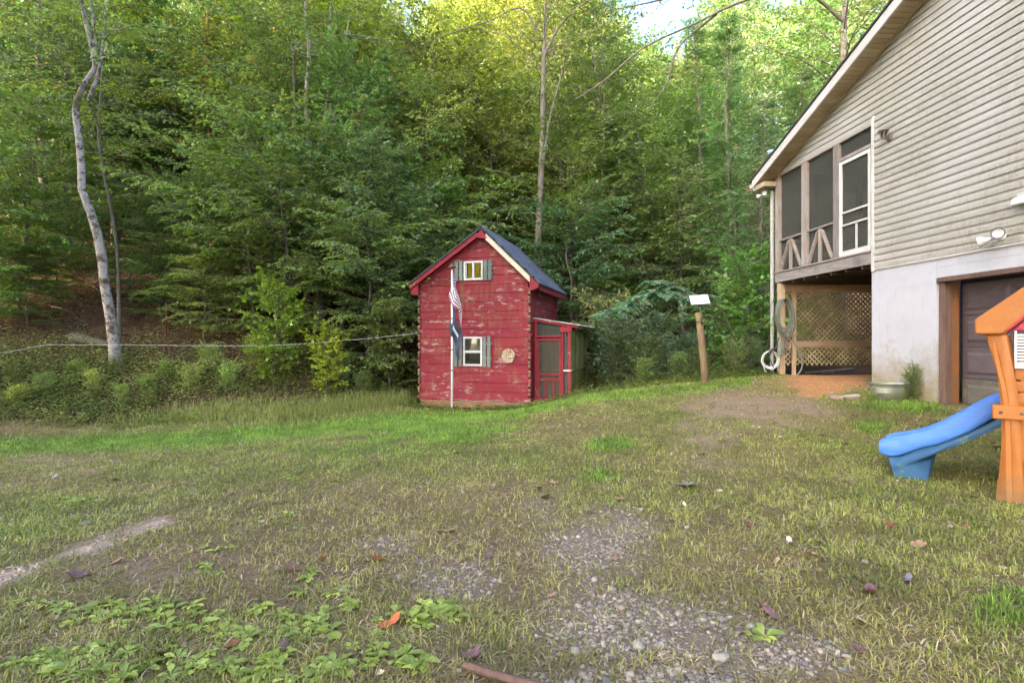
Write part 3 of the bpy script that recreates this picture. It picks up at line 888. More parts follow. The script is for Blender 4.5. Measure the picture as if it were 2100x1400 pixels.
for s0, s1 in ((12.623, 13.527), (11.483, 12.387)):
    c = (s0 + s1) / 2
    link('baluster', box_me(-.022, .018, c - .05, c + .05, 3.228, 3.972, .003), M['weathered'], por)
    link('brace', bar_me((-.002, s0 + .03, 3.25), (-.002, c - .06, 3.93), .03, .085, up=(1, 0, 0), bv=.003), M['weathered'], por)
    link('brace', bar_me((-.002, s1 - .03, 3.25), (-.002, c + .06, 3.93), .03, .085, up=(1, 0, 0), bv=.003), M['weathered'], por)
link('transom_bar', box_me(-.035, .04, 10.358, 11.277, 5.215, 5.285, .004), M['weathered'], por)
scr = hp('screen', box_me(.028, .031, 11.482, 13.54, 3.23, 5.61), M['screen'])
hp('screen', box_me(.028, .031, 10.35, 11.28, 5.28, 5.61), M['screen'])
# screen door
door = hp('screen_door', box_me(-.028, .006, 10.36, 10.43, 3.235, 5.205, .004), M['white_paint'])
link('door_stile', box_me(-.028, .006, 11.20, 11.272, 3.235, 5.205, .004), M['white_paint'], door)
for z0, z1 in ((3.235, 3.335), (3.845, 3.885), (4.105, 4.145), (5.13, 5.205)):
    link('door_rail', box_me(-.026, .004, 10.432, 11.198, z0, z1, .003), M['white_paint'], door)
link('muntin', box_me(-.024, .002, 10.745, 10.785, 3.337, 3.843, .003), M['white_paint'], door)
link('door_screen', box_me(.007, .010, 10.40, 11.23, 3.26, 5.18), M['screen'], door)
# porch floor, joists, ceiling and far side
fl = hp('porch_floor', box_me(.0, 6.0, 10.40, 13.70, 3.10, 3.16), M['dark_wood'])
for i in range(7):
    yj = 10.6 + i * .48
    link('joist', box_me(.0, 5.9, yj, yj + .045, 2.90, 3.098), M['dark_wood'], fl)
hp('porch_ceiling', box_me(.06, 6.0, 10.40, 13.70, 5.72, 5.75), M['dark_wood'])
hp('porch_inner_wall', box_me(.06, 6.0, 10.33, 10.395, 3.165, 5.71), M['siding'])
hp('porch_back_wall', box_me(6.0, 6.1, 10.40, 13.70, .3, 5.71), M['siding'])
for i in range(5):
    xq = .9 + i * 1.2
    link('post', box_me(xq, xq + .09, 13.61, 13.70, 3.165, 5.71), M['weathered'], por)
link('rail', box_me(.06, 5.98, 13.62, 13.68, 3.98, 4.03), M['weathered'], por)
hp('screen', box_me(.06, 5.98, 13.655, 13.658, 3.165, 5.71), M['screen'])

# under the porch: post, header, lattice
up_ = hp('porch_post', box_me(-.03, .11, 13.50, 13.64, .30, 2.93, .006), M['tan_wood'])
hp('header_beam', box_me(.115, 5.9, 13.60, 13.64, 2.72, 2.948, .004), M['tan_wood'])
hp('inner_post', box_me(.36, .45, 13.60, 13.66, .3, 2.715, .004), M['tan_wood'])
lat = hp('lattice', box_me(.12, 3.0, 13.642, 13.668, 1.325, 1.47, .004), M['board_pink'])
lat.name = 'lattice_rail'
def lattice(x0, x1, z0, z1, parent):
    w, st = .036, .125
    for sgn, yy in ((1, 13.690), (-1, 13.700)):
        c0 = (x0 - z1) if sgn > 0 else (x0 + z0)
        c1 = (x1 - z0) if sgn > 0 else (x1 + z1)
        c = c0 + .06
        while c < c1 - .03:
            # line x = c + sgn*z  clipped to the rectangle
            pts = []
            za, zb_ = z0, z1
            xa, xb = c + sgn * za, c + sgn * zb_
            if sgn > 0:
                if xa < x0: za = x0 - c; xa = x0
                if xb > x1: zb_ = x1 - c; xb = x1
            else:
                if xa > x1: za = c - x1; xa = x1
                if xb < x0: zb_ = c - x0; xb = x0
            if zb_ - za > .05:
                link('strip', bar_me((xa, yy, za), (xb, yy, zb_), .008, w, up=(0, 0, 1)), M['lattice'], parent)
            c += st * math.sqrt(2) * .72
lp = hp('lattice_panel', box_me(.12, 2.9, 13.674, 13.684, 2.69, 2.718), M['lattice'])
lattice(.13, 2.75, 1.40, 2.70, lp)
lp2 = hp('lattice_panel', box_me(.12, 2.9, 13.674, 13.684, 1.28, 1.322), M['lattice'])
lattice(.13, 2.75, .86, 1.30, lp2)

# block basement
bw = hp('basement_wall', box_me(.004, .20, 8.90, 10.345, .0, 2.86), M['mortar'])
hp('basement_wall', box_me(.004, .20, NEAR, 6.08, .0, 2.86), M['mortar'])
hp('lintel', box_me(.004, .20, 6.082, 8.898, 2.52, 2.86), M['mortar'])
course = 0
z = .05
while z < 2.84:
    z1 = min(z + .1975, 2.862)
    off = 0 if course % 2 == 0 else .2
    s = 10.35
    first = True
    while s > 8.875:
        L = .4 if not (first and off) else .2
        e = max(s - L, 8.872)
        d = .0015 * random.random()
        if s - e > .03:
            link('block', box_me(-.004 - d, .02, e + .0007, s - .0007, z + .0007, z1 - .0007, .0012), M['block'], bw)
        s = e; first = False
    course += 1
    z = z1
lint = [o for o in house.children if o.name.startswith('lintel')][0]
for z0, z1, off in ((2.525, 2.692, .15), (2.692, 2.862, 0.0)):
    s = 8.868 - off
    link('block', box_me(-.005, .02, s + .0007, 8.869, z0 + .0007, z1 - .0007, .0012), M['block'], lint) if off else None
    while s > 6.1:
        e = max(s - .4, 6.08)
        link('block', box_me(-.004 - .001 * random.random(), .02, e + .0007, s - .0007, z0 + .0007, z1 - .0007, .0012), M['block'], lint)
        s = e
# returns of the blocks at the garage jamb, far corner
for i in range(12):
    link('block', box_me(-.003, .197, 8.874, 8.897, .05 + i * .2 + .005, .05 + i * .2 + .195, .003), M['block'], bw)
# garage jamb and door
gj = hp('garage_frame', box_me(.03, .16, 8.76, 8.868, .25, 2.44, .006), M['jamb'])
link('jamb_board', box_me(.163, .30, 8.775, 8.868, .25, 2.44, .005), M['jamb_orange_lit'], gj)
link('head_board', box_me(-.02, .17, 6.1, 8.866, 2.445, 2.515, .005), M['jamb'], gj)
link('jamb', box_me(.03, .30, 6.084, 6.18, .25, 2.44, .006), M['jamb'], gj)
gd = hp('garage_door', box_me(.40, .44, 6.1, 8.86, .30, 2.52), M['black'])
for i in range(4):
    z0 = .36 + i * .515
    mat = M['garage_dirty'] if i == 0 else M['garage']
    sec = link('door_section', box_me(.372, .398, 6.12, 8.80, z0 + .004, z0 + .511, .004), mat, gd)
    s = 8.72
    while s > 6.4:
        e = s - .72
        bm = bmesh.new()
        # raised panel with a sloped edge
        o = [(e, z0 + .07), (s, z0 + .07), (s, z0 + .42), (e, z0 + .42)]
        q = [(e + .05, z0 + .115), (s - .05, z0 + .115), (s - .05, z0 + .375), (e + .05, z0 + .375)]
        A = [bm.verts.new((.3715, a, b)) for a, b in o]
        B = [bm.verts.new((.350, a, b)) for a, b in q]
        bm.faces.new(B)
        for i2 in range(4):
            j2 = (i2 + 1) % 4
            bm.faces.new((A[i2], A[j2], B[j2], B[i2]))
        link('raised_panel', from_bm('raised_panel', bm), mat, gd)
        s = e - .1
# hidden sides of the house
hp('side_wall', box_me(.2, 9.8, NEAR - .1, NEAR, 0, 5.6), M['siding'])
hp('rear_wall', box_me(9.8, 9.9, NEAR, 10.3, 0, 5.7), M['siding'])
hp('inner_basement_wall', box_me(.205, 6.0, 10.15, 10.34, 0, 2.88), M['block'])
hp('garage_floor', box_me(.2, 9.7, NEAR, 10.1, .1, .32), M['mortar'])

# things fixed to the wall
def wall_pt(s, x, z):
    c, sn = math.cos(HRZ), math.sin(HRZ)
    return (X0 + x * c - s * sn, x * sn + s * c, z)
lan = thing('wall_lantern', 'small rusty brown coach lantern on the siding beside the screen door', 'lantern', wall_pt(9.86, -.03, 5.08), HRZ)
link('back_plate', lathe_me([(0, 0), (.075, 0), (.07, .012), (.045, .03), (0, .034)], 16), M['rust_metal'], lan).rotation_euler = (0, R(-90), 0)
lan.children[0].location = (.002, 0, .13)
link('arm', tube_me(smooth_path([(-.02, 0, .13), (-.06, 0, .10), (-.11, 0, .12), (-.12, 0, .16)], 10), .009), M['rust_metal'], lan)
link('roof_cap', lathe_me([(0, .335), (.012, .33), (.014, .30), (.04, .285), (.095, .25), (.09, .243), (0, .25)], 8), M['rust_metal'], lan, (-.12, 0, 0))
link('glass_cage', lathe_me([(.035, .115), (.075, .243)], 6), M['glass'], lan, (-.12, 0, 0))
cg_ = link('cage_base', lathe_me([(0, .09), (.03, .1), (.042, .115), (0, .118)], 8), M['rust_metal'], lan, (-.12, 0, 0))
for q in range(6):
    a = q * math.pi / 3
    link('cage_bar', bar_me((.036 * math.cos(a), .036 * math.sin(a), .115), (.077 * math.cos(a), .077 * math.sin(a), .245), .008, .008), M['rust_metal'], lan, (-.12, 0, 0))
link('bulb', lathe_me([(0, .12), (.02, .13), (.022, .17), (.012, .2), (0, .205)], 10), M['white_paint'], lan, (-.12, 0, 0))

def flood(name, label, loc, rz, heads, s=1.0, par=None):
    t = thing(name, label, 'floodlight', loc, rz)
    link('base_plate', lathe_me([(0, 0), (.055 * s, 0), (.055 * s, .02 * s), (.03 * s, .035 * s), (0, .036 * s)], 16), M['white_paint'], t).rotation_euler = (0, R(-90), 0)
    for d in heads:
        d = Vector(d).normalized()
        st = Vector((-.035 * s, 0, 0)); e = st + d * .10 * s
        link('arm', tube_me([st, st + d * .05 * s, e], .013 * s), M['white_paint'], t)
        h = link('lamp_head', lathe_me([(0, 0), (.03 * s, .0), (.036 * s, .04 * s), (.07 * s, .10 * s), (.078 * s, .135 * s), (.072 * s, .138 * s), (.066 * s, .128 * s), (0, .13 * s)], 20), M['white_paint'], t, e)
        h.rotation_mode = 'QUATERNION'
        h.rotation_quaternion = d.to_track_quat('Z', 'Y')
        link('bezel', lathe_me([(.062 * s, .136 * s), (.076 * s, .1385 * s), (.079 * s, .136 * s), (.074 * s, .130 * s)], 20), M['dark_metal'], h)
    return t
flood('flood_light', 'white twin headed floodlight low on the siding above the garage', wall_pt(7.72, -.03, 2.985), HRZ, [(-.55, .95, -.22), (-.62, -.5, .05)], 1.05)
flood('flood_light', 'small floodlight under the eave corner of the roof', wall_pt(13.9, -.16, 5.30), HRZ, [(-.5, -.75, -.25), (-.5, .7, -.3)], .9)
vh = thing('vent_hood', 'white dryer vent hood on the grey siding', 'vent', wall_pt(7.40, -.03, 3.36), HRZ)
link('hood', prism_me([(-.0, .15), (-.10, .10), (-.13, .02), (-.12, .0), (0, .02)], 'y', -.09, .09, .004), M['white_paint'], vh)
link('flange', box_me(-.006, .004, -.11, .11, -.03, .18, .002), M['white_paint'], vh)
link('flap', box_me(-.11, -.02, -.08, .08, -.008, -.002), M['tin'], vh)

# ------------------------------------------------------------------ the red cabin
CRZ = -math.asin(.287)
CB = -.27
cabin = thing('cabin', 'small weathered red plank cabin with green shutters and a screened side lean-to', 'cabin', (.47, 13.6, CB), CRZ)
def cp(name, me, mat, parent=cabin, smooth=False):
    return link(name, me, mat, parent, (0, 0, -CB) if parent is cabin else None, smooth)
CW, CD = 3.13, 3.35
AX, AZ = -1.268, 4.36          # apex
SR, SL = .966, .676            # roof slopes right and left
def rz_(x): return AZ - (x - AX) * SR if x > AX else AZ - (AX - x) * SL
def xr_(z): return AX + (AZ - z) / SR
def xl_(z): return AX - (AZ - z) / SL
EVR, EVL = .27, -CW - .20      # eave tips in x
fw = cp('front_wall', prism_me([(-CW + .07, -.05), (-.07, -.05), (-.07, rz_(-.07) - .1), (AX, AZ - .1), (-CW + .07, rz_(-CW + .07) - .1)], 'y', .045, .10), M['dark_wood'])
z = -.085
ph = .2335
row = 0
rr = random.Random(5)
while z < AZ - .12:
    h = ph + rr.uniform(-.01, .01)
    z1 = min(z + h, AZ - .09)
    x0b, x0t = max(-CW + .055, xl_(z + .1)), max(-CW + .055, xl_(z1 + .1))
    x1b, x1t = min(-.055, xr_(z + .1)), min(-.055, xr_(z1 + .1))
    if x1b - x0b < .1: break
    dy = rr.uniform(0, .008)
    pts = [(x0b, z + .004), (x1b, z + .004), (x1t, z1 - .003), (x0t, z1 - .003)]
    if x1t - x0t < .02: pts = pts[:2] + [((x1t + x0t) / 2, z1 - .003)]
    o = link('plank', prism_me(pts, 'y', 0 + dy, .042, .005), M['red'], fw)
    o.location = (0, 0, 0)
    if z < 2.85:
        # notched board ends at both corners: the front ends stand proud, the side ends show raw wood
        for sgn in (0, 1):
            xx = -.058 if sgn == 0 else -CW + .058
            d = 1 if sgn == 0 else -1
            e = .075 + rr.uniform(-.015, .02)
            link('board_end', prism_me([(xx, z + .01), (xx + d * e, z + .03), (xx + d * (e - .005), z + .075), (xx, z + h * .62)], 'y', -.028 + dy, .035, .004), M['red'], fw)
    z = z1
    row += 1
# side walls
for side, xs in (('right', 0.0), ('left', -CW)):
    sw = cp('side_wall', box_me(*((-.10, -.045) if side == 'right' else (-CW + .045, -CW + .10)), .06, CD, -.05, 2.80), M['dark_wood'])
    z = .03; 
    while z < 2.78:
        z1 = min(z + ph, 2.80)
        dx = rr.uniform(0, .006)
        xa, xb = ((-.043, -.004 - dx) if side == 'right' else (-CW + .004 + dx, -CW + .043))
        link('plank', box_me(xa, xb, .047, CD, z + .003, z1 - .003, .005), M['red'], sw)
        d = rr.uniform(.025, .055)
        link('board_end', box_me(min(xa, xb) - .006, max(xa, xb) + .012, -d, .044, z + .06, z + .06 + rr.uniform(.075, .11), .012), M['log_end'], sw)
        link('board_end', box_me(min(xa, xb) - .012, max(xa, xb) + .02, -d - .01 + rr.uniform(-.01, .02), .044, z + .175, z + .175 + rr.uniform(.04, .06), .010), M['log_end'], sw)
        z = z1
cp('rear_wall', prism_me([(-CW + .05, -.05), (-.05, -.05), (-.05, rz_(-.05) - .1), (AX, AZ - .1), (-CW + .05, rz_(-CW + .05) - .1)], 'y', CD, CD + .05), M['red'])
cp('sill_board', box_me(-CW + .06, -.06, -.012, .05, -.275, -.095, .008), M['sill'])
cp('sill_board', box_me(-.05, -.02, .06, CD, -.27, .0, .008), M['sill'])
for xq in (-CW + .15, -1.5, -.2):
    cp('foundation_pier', box_me(xq - .09, xq + .09, .08, .28, -.6, -.1), M['brick'])
    cp('foundation_pier', box_me(xq - .09, xq + .09, CD - .3, CD - .1, -.6, -.1), M['brick'])
# roof
RF = -.20
RT = .035
RB = CD + .10
rf = cp('roof', prism_me([(EVR, rz_(EVR)), (AX, AZ), (EVL, rz_(EVL)), (EVL, rz_(EVL) + RT), (AX, AZ + RT + .01), (EVR, rz_(EVR) + RT)], 'y', RF, RB), M['shingle_dark'])
lenr = math.hypot(EVR - AX, rz_(EVR) - AZ)
ux, uz = (EVR - AX) / lenr, (rz_(EVR) - AZ) / lenr
tab = box_me(-.003, .168, -.147, .147, 0, .018, .004, name='shingle')
nrow, ncol = 15, 12
for i in range(nrow):
    for j in range(ncol):
        yy = RF + .16 + j * .3 + (.15 if i % 2 else 0)
        if yy > RB - .12: continue
        o = link('shingle', tab, M['shingle'], rf)
        d = i * (lenr - .15) / (nrow - 1)
        o.location = (AX + ux * d + .003 * rr.uniform(-1, 1), yy, AZ + uz * d + RT + .014)
        o.rotation_euler = (rr.uniform(-.01, .01), -math.atan2(uz, ux) + .045, rr.uniform(-.012, .012))
for i in range(14):   # left slope
    d = i * .175
    xa = AX - .02 - d * math.cos(math.atan(SL)); 
    if xa < EVL + .1: break
    o = link('shingle_row', box_me(-.0, .2, RF + .01, RB - .01, 0, .012), M['shingle'], rf)
    o.location = (xa, 0, rz_(xa) + RT + .012)
    o.rotation_euler = (0, math.pi + math.atan(SL) - .045 - math.pi, 0)
    o.rotation_euler = (0, -math.atan(SL) + math.pi - .0, 0)
    o.location.z += .012
cp('ridge_cap', prism_me([(AX - .13, AZ - .13 * SL + .06), (AX, AZ + .075), (AX + .12, AZ - .12 * SR + .06), (AX + .12, AZ - .12 * SR + .075), (AX, AZ + .092), (AX - .13, AZ - .13 * SL + .075)], 'y', RF - .005, RB), M['shingle'])
# rake boards
def rakeb(x0, x1, w, mat, y0, y1, dz=0.0):
    return cp('rake_board', prism_me([(x0, rz_(x0) - w + dz), (x1, rz_(x1) - w + dz), (x1, rz_(x1) - .004 + dz), (x0, rz_(x0) - .004 + dz)], 'y', y0, y1, .004), mat)
rakeb(EVL + .02, AX - .10, .14, M['red_trim'], RF + .02, RF + .05)
rakeb(AX + .12, .03, .17, M['cream'], RF + .02, RF + .05)
rakeb(-CW - .02, AX - .02, .09, M['red_trim'], -.03, -.006, -.1)
cp('apex_board', prism_me([(AX - .17, AZ - .17 * SL - .11), (AX - .02, AZ - .24), (AX + .17, AZ - .17 * SR - .1), (AX, AZ - .006)], 'y', RF + .012, RF + .045, .004), M['red_trim'])
cp('eave_block', prism_me([(-CW - .14, rz_(-CW - .14) - .005), (-CW - .14, rz_(-CW - .14) - .30), (-CW + .06, rz_(-CW - .14) - .30), (-CW + .06, rz_(-CW + .06) - .005)], 'y', RF + .055, -.034, .005), M['red_trim'])
cp('eave_block', prism_me([(EVR - .02, rz_(EVR - .02) - .005), (EVR - .02, rz_(EVR - .02) - .09), (.02, rz_(EVR) - .16), (.02, rz_(.02) - .005)], 'y', RF + .02, -.034, .005), M['red_trim'])
cp('eave_fascia', box_me(EVR - .045, EVR - .018, -.03, RB - .01, rz_(EVR) - .13, rz_(EVR) - .01, .004), M['red_trim'])
for k_ in range(8):
    cp('rafter_tail', box_me(.0, EVR - .05, .15 + k_ * .42, .20 + k_ * .42, rz_(EVR) - .10, rz_(EVR) + .03), M['dark_wood'])
# windows with slatted shutters
def cabin_window(x0, x1, z0, z1, kind):
    w = cp('window', box_me(x0, x1, -.045, -.02, z0, z0 + .055, .004), M['white_paint'])
    link('frame', box_me(x0, x1, -.045, -.02, z1 - .05, z1, .004), M['white_paint'], w)
    link('frame', box_me(x0, x0 + .05, -.044, -.019, z0 + .056, z1 - .051, .004), M['white_paint'], w)
    link('frame', box_me(x1 - .05, x1, -.044, -.019, z0 + .056, z1 - .051, .004), M['white_paint'], w)
    if kind == 'slide':
        c = (x0 + x1) / 2
        link('mullion', box_me(c - .028, c + .028, -.042, -.017, z0 + .056, z1 - .051, .004), M['white_paint'], w)
        link('curtain', box_me(x0 + .1, c - .035, -.010, -.006, z0 + .056, z1 - .051), M['curtain_yellow'], w)
        link('curtain', box_me(c + .03, x1 - .055, -.012, -.008, z0 + .056, z1 - .051), M['curtain_yellow'], w)
        link('sash', box_me(x0 + .052, x0 + .085, -.034, -.012, z0 + .058, z1 - .053, .003), M['tin'], w)
        link('pane', box_me(x0 + .05, c - .028, -.026, -.023, z0 + .056, z1 - .051), M['glass'], w)
        link('pane', box_me(c + .028, x1 - .05, -.026, -.023, z0 + .056, z1 - .051), M['glass'], w)
    else:
        c = z0 + (z1 - z0) * .49
        link('meeting_rail', box_me(x0 + .051, x1 - .051, -.042, -.017, c - .03, c + .03, .004), M['white_paint'], w)
        link('curtain', box_me(x0 + .052, x1 - .052, -.012, -.008, c + .031, z1 - .052), M['curtain_grey'], w)
        link('dark_interior', box_me(x0 + .052, x1 - .052, -.010, -.006, z0 + .056, c - .031), M['black'], w)
        link('pane', box_me(x0 + .051, x1 - .051, -.026, -.023, c + .031, z1 - .051), M['glass'], w)
        link('pane', box_me(x0 + .051, x1 - .051, -.028, -.025, z0 + .056, c - .031), M['glass'], w)
    return w
def shutter(x0, x1, z0, z1):
    sl = (x1 - x0 - .03) / 2
    s_ = cp('shutter', box_me(x0, x0 + sl, -.05, -.03, z0, z1, .004), M['shutter'])
    link('slat', box_me(x1 - sl, x1, -.05, -.03, z0 + rr.uniform(-.01, .01), z1 + rr.uniform(-.01, .01), .004), M['shutter'], s_)
    for zz_ in (z0 + (z1 - z0) * .25, z0 + (z1 - z0) * .72):
        link('batten', box_me(x0 - .03, x1 + .03, -.029, -.006, zz_, zz_ + .07, .003), M['shutter'], s_)
cabin_window(-1.804, -1.272, 3.06, 3.56, 'slide')
shutter(-2.05, -1.835, 3.05, 3.57); shutter(-1.245, -1.03, 3.05, 3.57)
cabin_window(-1.82, -1.29, .82, 1.585, 'hung')
shutter(-2.08, -1.85, .80, 1.59); shutter(-1.27, -1.06, .80, 1.59)

# lean-to on the right side
LD = .34
M['screen_light'] = mat_screen('door_screen_mesh', (0.11, 0.10, 0.07), 0.62)
LW = .96
lt = cp('lean_to_frame', box_me(.012, .075, LD, LD + .05, -.06, 1.98, .005), M['red_trim'])
link('corner_post', box_me(LW - .075, LW, LD, LD + .06, -.05, 1.72, .005), M['red_trim'], lt)
link('door_jamb', box_me(.735, .775, LD - .006, LD + .045, -.06, 1.90, .004), M['red_trim'], lt)
link('head_board', box_me(.077, .733, LD + .002, LD + .04, 1.565, 1.62, .004), M['red_trim'], lt)
link('band_board', prism_me([(-.0, 1.985), (1.16, 1.80), (1.16, 1.87), (-.0, 2.055)], 'y', LD - .03, LD - .008, .004), M['red_trim'], lt)
link('block_board', box_me(.70, 1.00, LD - .05, LD - .033, 1.70, 1.83, .004), M['red_trim'], lt)
link('threshold', box_me(.0, LW, LD - .01, LD + .05, -.16, -.062, .004), M['sill'], lt)
link('rail', box_me(.776, LW - .0, LD - .012, LD + .02, .70, .735, .003), M['white_paint'], lt)
cp('screen', box_me(.077, .733, LD + .042, LD + .045, 1.62, 1.97), M['screen'])
cp('screen', box_me(.777, LW - .076, LD + .03, LD + .033, -.05, 1.86), M['screen'])
# screen door, a little sagged
sd = cp('screen_door', box_me(.08, .135, LD - .02, LD + .01, -.045, 1.545, .004), M['red_trim'])
link('stile', box_me(.675, .73, LD - .02, LD + .01, -.045, 1.525, .004), M['red_trim'], sd)
for z0, z1 in ((-.045, .02), (.455, .52), (.60, .65), (1.48, 1.54)):
    link('rail', box_me(.137, .673, LD - .018, LD + .008, z0, z1, .004), M['red_trim'], sd)
for xq in (.29, .50):
    link('muntin', box_me(xq, xq + .045, LD - .016, LD + .006, .022, .453, .003), M['red_trim'], sd)
link('door_screen', box_me(.11, .70, LD + .012, LD + .015, -.03, 1.53), M['screen_light'], sd)
link('handle', box_me(.69, .71, LD - .035, LD - .021, .70, .78, .003), M['dark_metal'], sd)
# boards seen through the screen, floor
bk = cp('inner_wall', box_me(.02, LW - .04, 1.25, 1.28, -.1, 1.85), M['dark_wood'])
for i in range(6):
    link('board', box_me(.03 + i * .15, .03 + i * .15 + .143, 1.22, 1.248, -.05, 1.84, .003), M['interior'], bk)
for i, xq in enumerate((.2, .34, .48)):
    cp('stored_board', box_me(xq, xq + .125, .75 + i * .02, .775 + i * .02, -.06, 1.55 + .06 * i, .003), M['interior'])
cp('lean_to_floor', box_me(-.01, LW, LD + .052, 2.98, -.14, -.065), M['dark_wood'])
# mossy board side
ms = cp('lean_to_side', box_me(LW - .05, LW - .022, LD + .065, 2.98, .02, 1.70), M['dark_wood'])
yb = LD + .02
i = 0
while yb < 2.96:
    wv = rr.uniform(.17, .24)
    y1 = min(yb + wv, 2.99)
    link('board', box_me(LW - .02, LW + .004 + rr.uniform(0, .006), yb + .003, y1 - .003, .02 + rr.uniform(-.02, .015), 1.72, .003), M['mossy'], ms)
    yb = y1
link('side_rail', box_me(LW + .012, LW + .04, LD + .0, 2.98, .70, .745, .003), M['mossy'], ms)
link('skirt_board', box_me(LW - .01, LW + .02, LD + .4, 3.0, -.22, .0, .005), M['sill'], ms)
# tin roof
tr = cp('lean_to_roof', prism_me([(-.02, 2.06), (1.24, 1.86), (1.24, 1.868), (-.02, 2.068)], 'y', LD - .07, 3.05), M['tin'])
for i in range(8):
    yq = LD - .03 + i * .41
    link('roof_rib', bar_me((-.01, yq, 2.072), (1.235, yq, 1.872), .03, .018), M['tin'], tr)

# round plaque, flagpole, flags, cable along the sill
def cab_pt(x, y, z):
    c, s_ = math.cos(CRZ), math.sin(CRZ)
    return (.47 + x * c - y * s_, 13.6 + x * s_ + y * c, z)
pl = thing('wall_plaque', 'round weathered wooden plaque on the red plank wall', 'plaque', cab_pt(-.577, -.004, 1.093), CRZ)
q = link('disc', lathe_me([(0, .0), (.18, 0), (.187, .008), (.187, .026), (.18, .034), (.165, .034), (.16, .030), (0, .030)], 40), M['plaque'], pl)
q.rotation_euler = (R(90), 0, 0)
for (a, b_, w_, h_) in ((-.05, .02, .02, .06), (.0, .03, .018, .07), (.045, .02, .02, .05), (-.02, -.06, .06, .012)):
    link('carving', box_me(a - w_ / 2, a + w_ / 2, -.0335, -.031, b_ - h_ / 2, b_ + h_ / 2, .001), M['log_end'], pl)

FX, FY = -1.54, 13.78
fz = gz(FX, FY)
fp = thing('flagpole', 'thin white flagpole with a domed cap in front of the red cabin', 'flagpole', (FX, FY, fz))
TOP = 3.36 - fz
link('pole', tube_me([(0, 0, -.15), (0, 0, 1.1), (0, 0, TOP)], [.030, .029, .024], 12), M['pole_white'], fp)
for zz_ in (1.02, 1.55, 2.35):
    link('collar', lathe_me([(.033, zz_), (.035, zz_ + .01), (.033, zz_ + .03)], 12), M['dark_metal'], fp)
link('cap', lathe_me([(0, TOP + .10), (.03, TOP + .09), (.05, TOP + .05), (.10, TOP + .025), (.105, TOP + .005), (.05, TOP - .03), (.02, TOP - .05)], 20), M['log_end'], fp)

def drape(name, na, nb, fn, colfn):
    V, C = [], []
    for i in range(na + 1):
        for j in range(nb + 1):
            V.append(fn(i / na, j / nb)); C.append(colfn(i / na, j / nb))
    idx = np.arange((na + 1) * (nb + 1)).reshape(na + 1, nb + 1)
    Fq = np.stack([idx[:-1, :-1], idx[1:, :-1], idx[1:, 1:], idx[:-1, 1:]], -1).reshape(-1, 4)
    return np_mesh(name, V, Fq, smooth=True, cols=np.array(C))
def us_fn(a, b):
    # a: along the hoist (top to bottom), b: along the fly
    w = .40 * (1 - (1 - b) ** 1.6) * (.5 + .5 * a)
    fold = math.sin(b * 9.5 + a * 2.2) * .06 * (.3 + b)
    x_ = .03 + w * .70 + fold * .6 - .20 * max(0, a - .45) * (1 - b) * 1.2
    y_ = -.03 + fold - .02 * math.sin(a * 9)
    z_ = TOP - .10 - a * .62 - b * .86 - .05 * math.sin(b * 9)
    return (x_, y_, z_)
def us_col(a, b):
    if a < .54 and b < .4:
        ia, ib = a / .54 * 9, b / .4 * 11
        star = (abs(ia - round(ia)) < .28) and (abs(ib - round(ib)) < .3) and (int(round(ia)) + int(round(ib))) % 2 == 1
        return (.62, .60, .60) if star else (.15, .13, .20)
    return ((.33, .03, .05) if b > .72 else (.20, .11, .15)) if int(a * 13) % 2 == 0 else (.66, .60, .58)
tag(link('flag', drape('flag', 91, 110, us_fn, us_col), M['cloth'], None, (FX, FY, fz)), 'faded stars and stripes flag hanging limp at the pole top', 'flag')
def dk_fn(a, b):
    fold = math.sin(b * 10 + a * 3) * .035 * (.4 + b)
    x_ = .02 + .26 * b * (1 - .4 * a) - .10 * a * (1 - b) + fold * .8
    y_ = -.02 + fold
    z_ = TOP - .98 - a * .55 - b * .85
    return (x_, y_, z_)
def dk_col(a, b):
    if .42 < a < .60 and .3 < b < .62: return (.55, .53, .50)
    if .35 < b < .40: return (.012, .012, .016)
    return (.045, .058, .085)
tag(link('flag', drape('flag', 40, 50, dk_fn, dk_col), M['cloth'], None, (FX, FY, fz)), 'dark slate blue flag hanging limp below the striped flag', 'flag')
cw_path = smooth_path([cab_pt(-2.2, -.03, -.05), cab_pt(-1.6, -.035, -.09), cab_pt(-1.2, -.03, -.08), cab_pt(-.8, -.035, -.06), cab_pt(-.5, -.03, -.14), cab_pt(-.2, -.035, -.16), cab_pt(-.05, -.06, -.12)], 40)
tag(link('wire', tube_me(cw_path, .008, 6), M['cable']), 'thin pale wire sagging along the cabin sill board', 'wire')
# long cable from the cabin corner to the left
Pc = [cab_pt(-CW - .01, .0, 1.68), (-4.2, 14.2, 1.5 + 4 / F * 14.2), (px(560, 13.9), 13.9, pz(708, 13.9)), (px(400, 13.7), 13.7, pz(708.5, 13.7)), (px(240, 13.6), 13.6, pz(707, 13.6)), (px(95, 13.4), 13.4, pz(707, 13.4))]
Pc[1] = (px(720, 14.2), 14.2, pz(697, 14.2))
pc = smooth_path(Pc, 60)
pc2 = smooth_path([Pc[-1], (px(0, 13.0), 13.0, pz(724, 13.0)), (px(-150, 12.4), 12.4, pz(748, 12.4)), (px(-300, 12), 12, gz(px(-300, 12), 12))], 16)[1:]
tag(link('cable', tube_me(np.vstack([pc, pc2]), .009, 6), M['cable']), 'long pale cable slung from the cabin corner across the weed bank', 'cable')

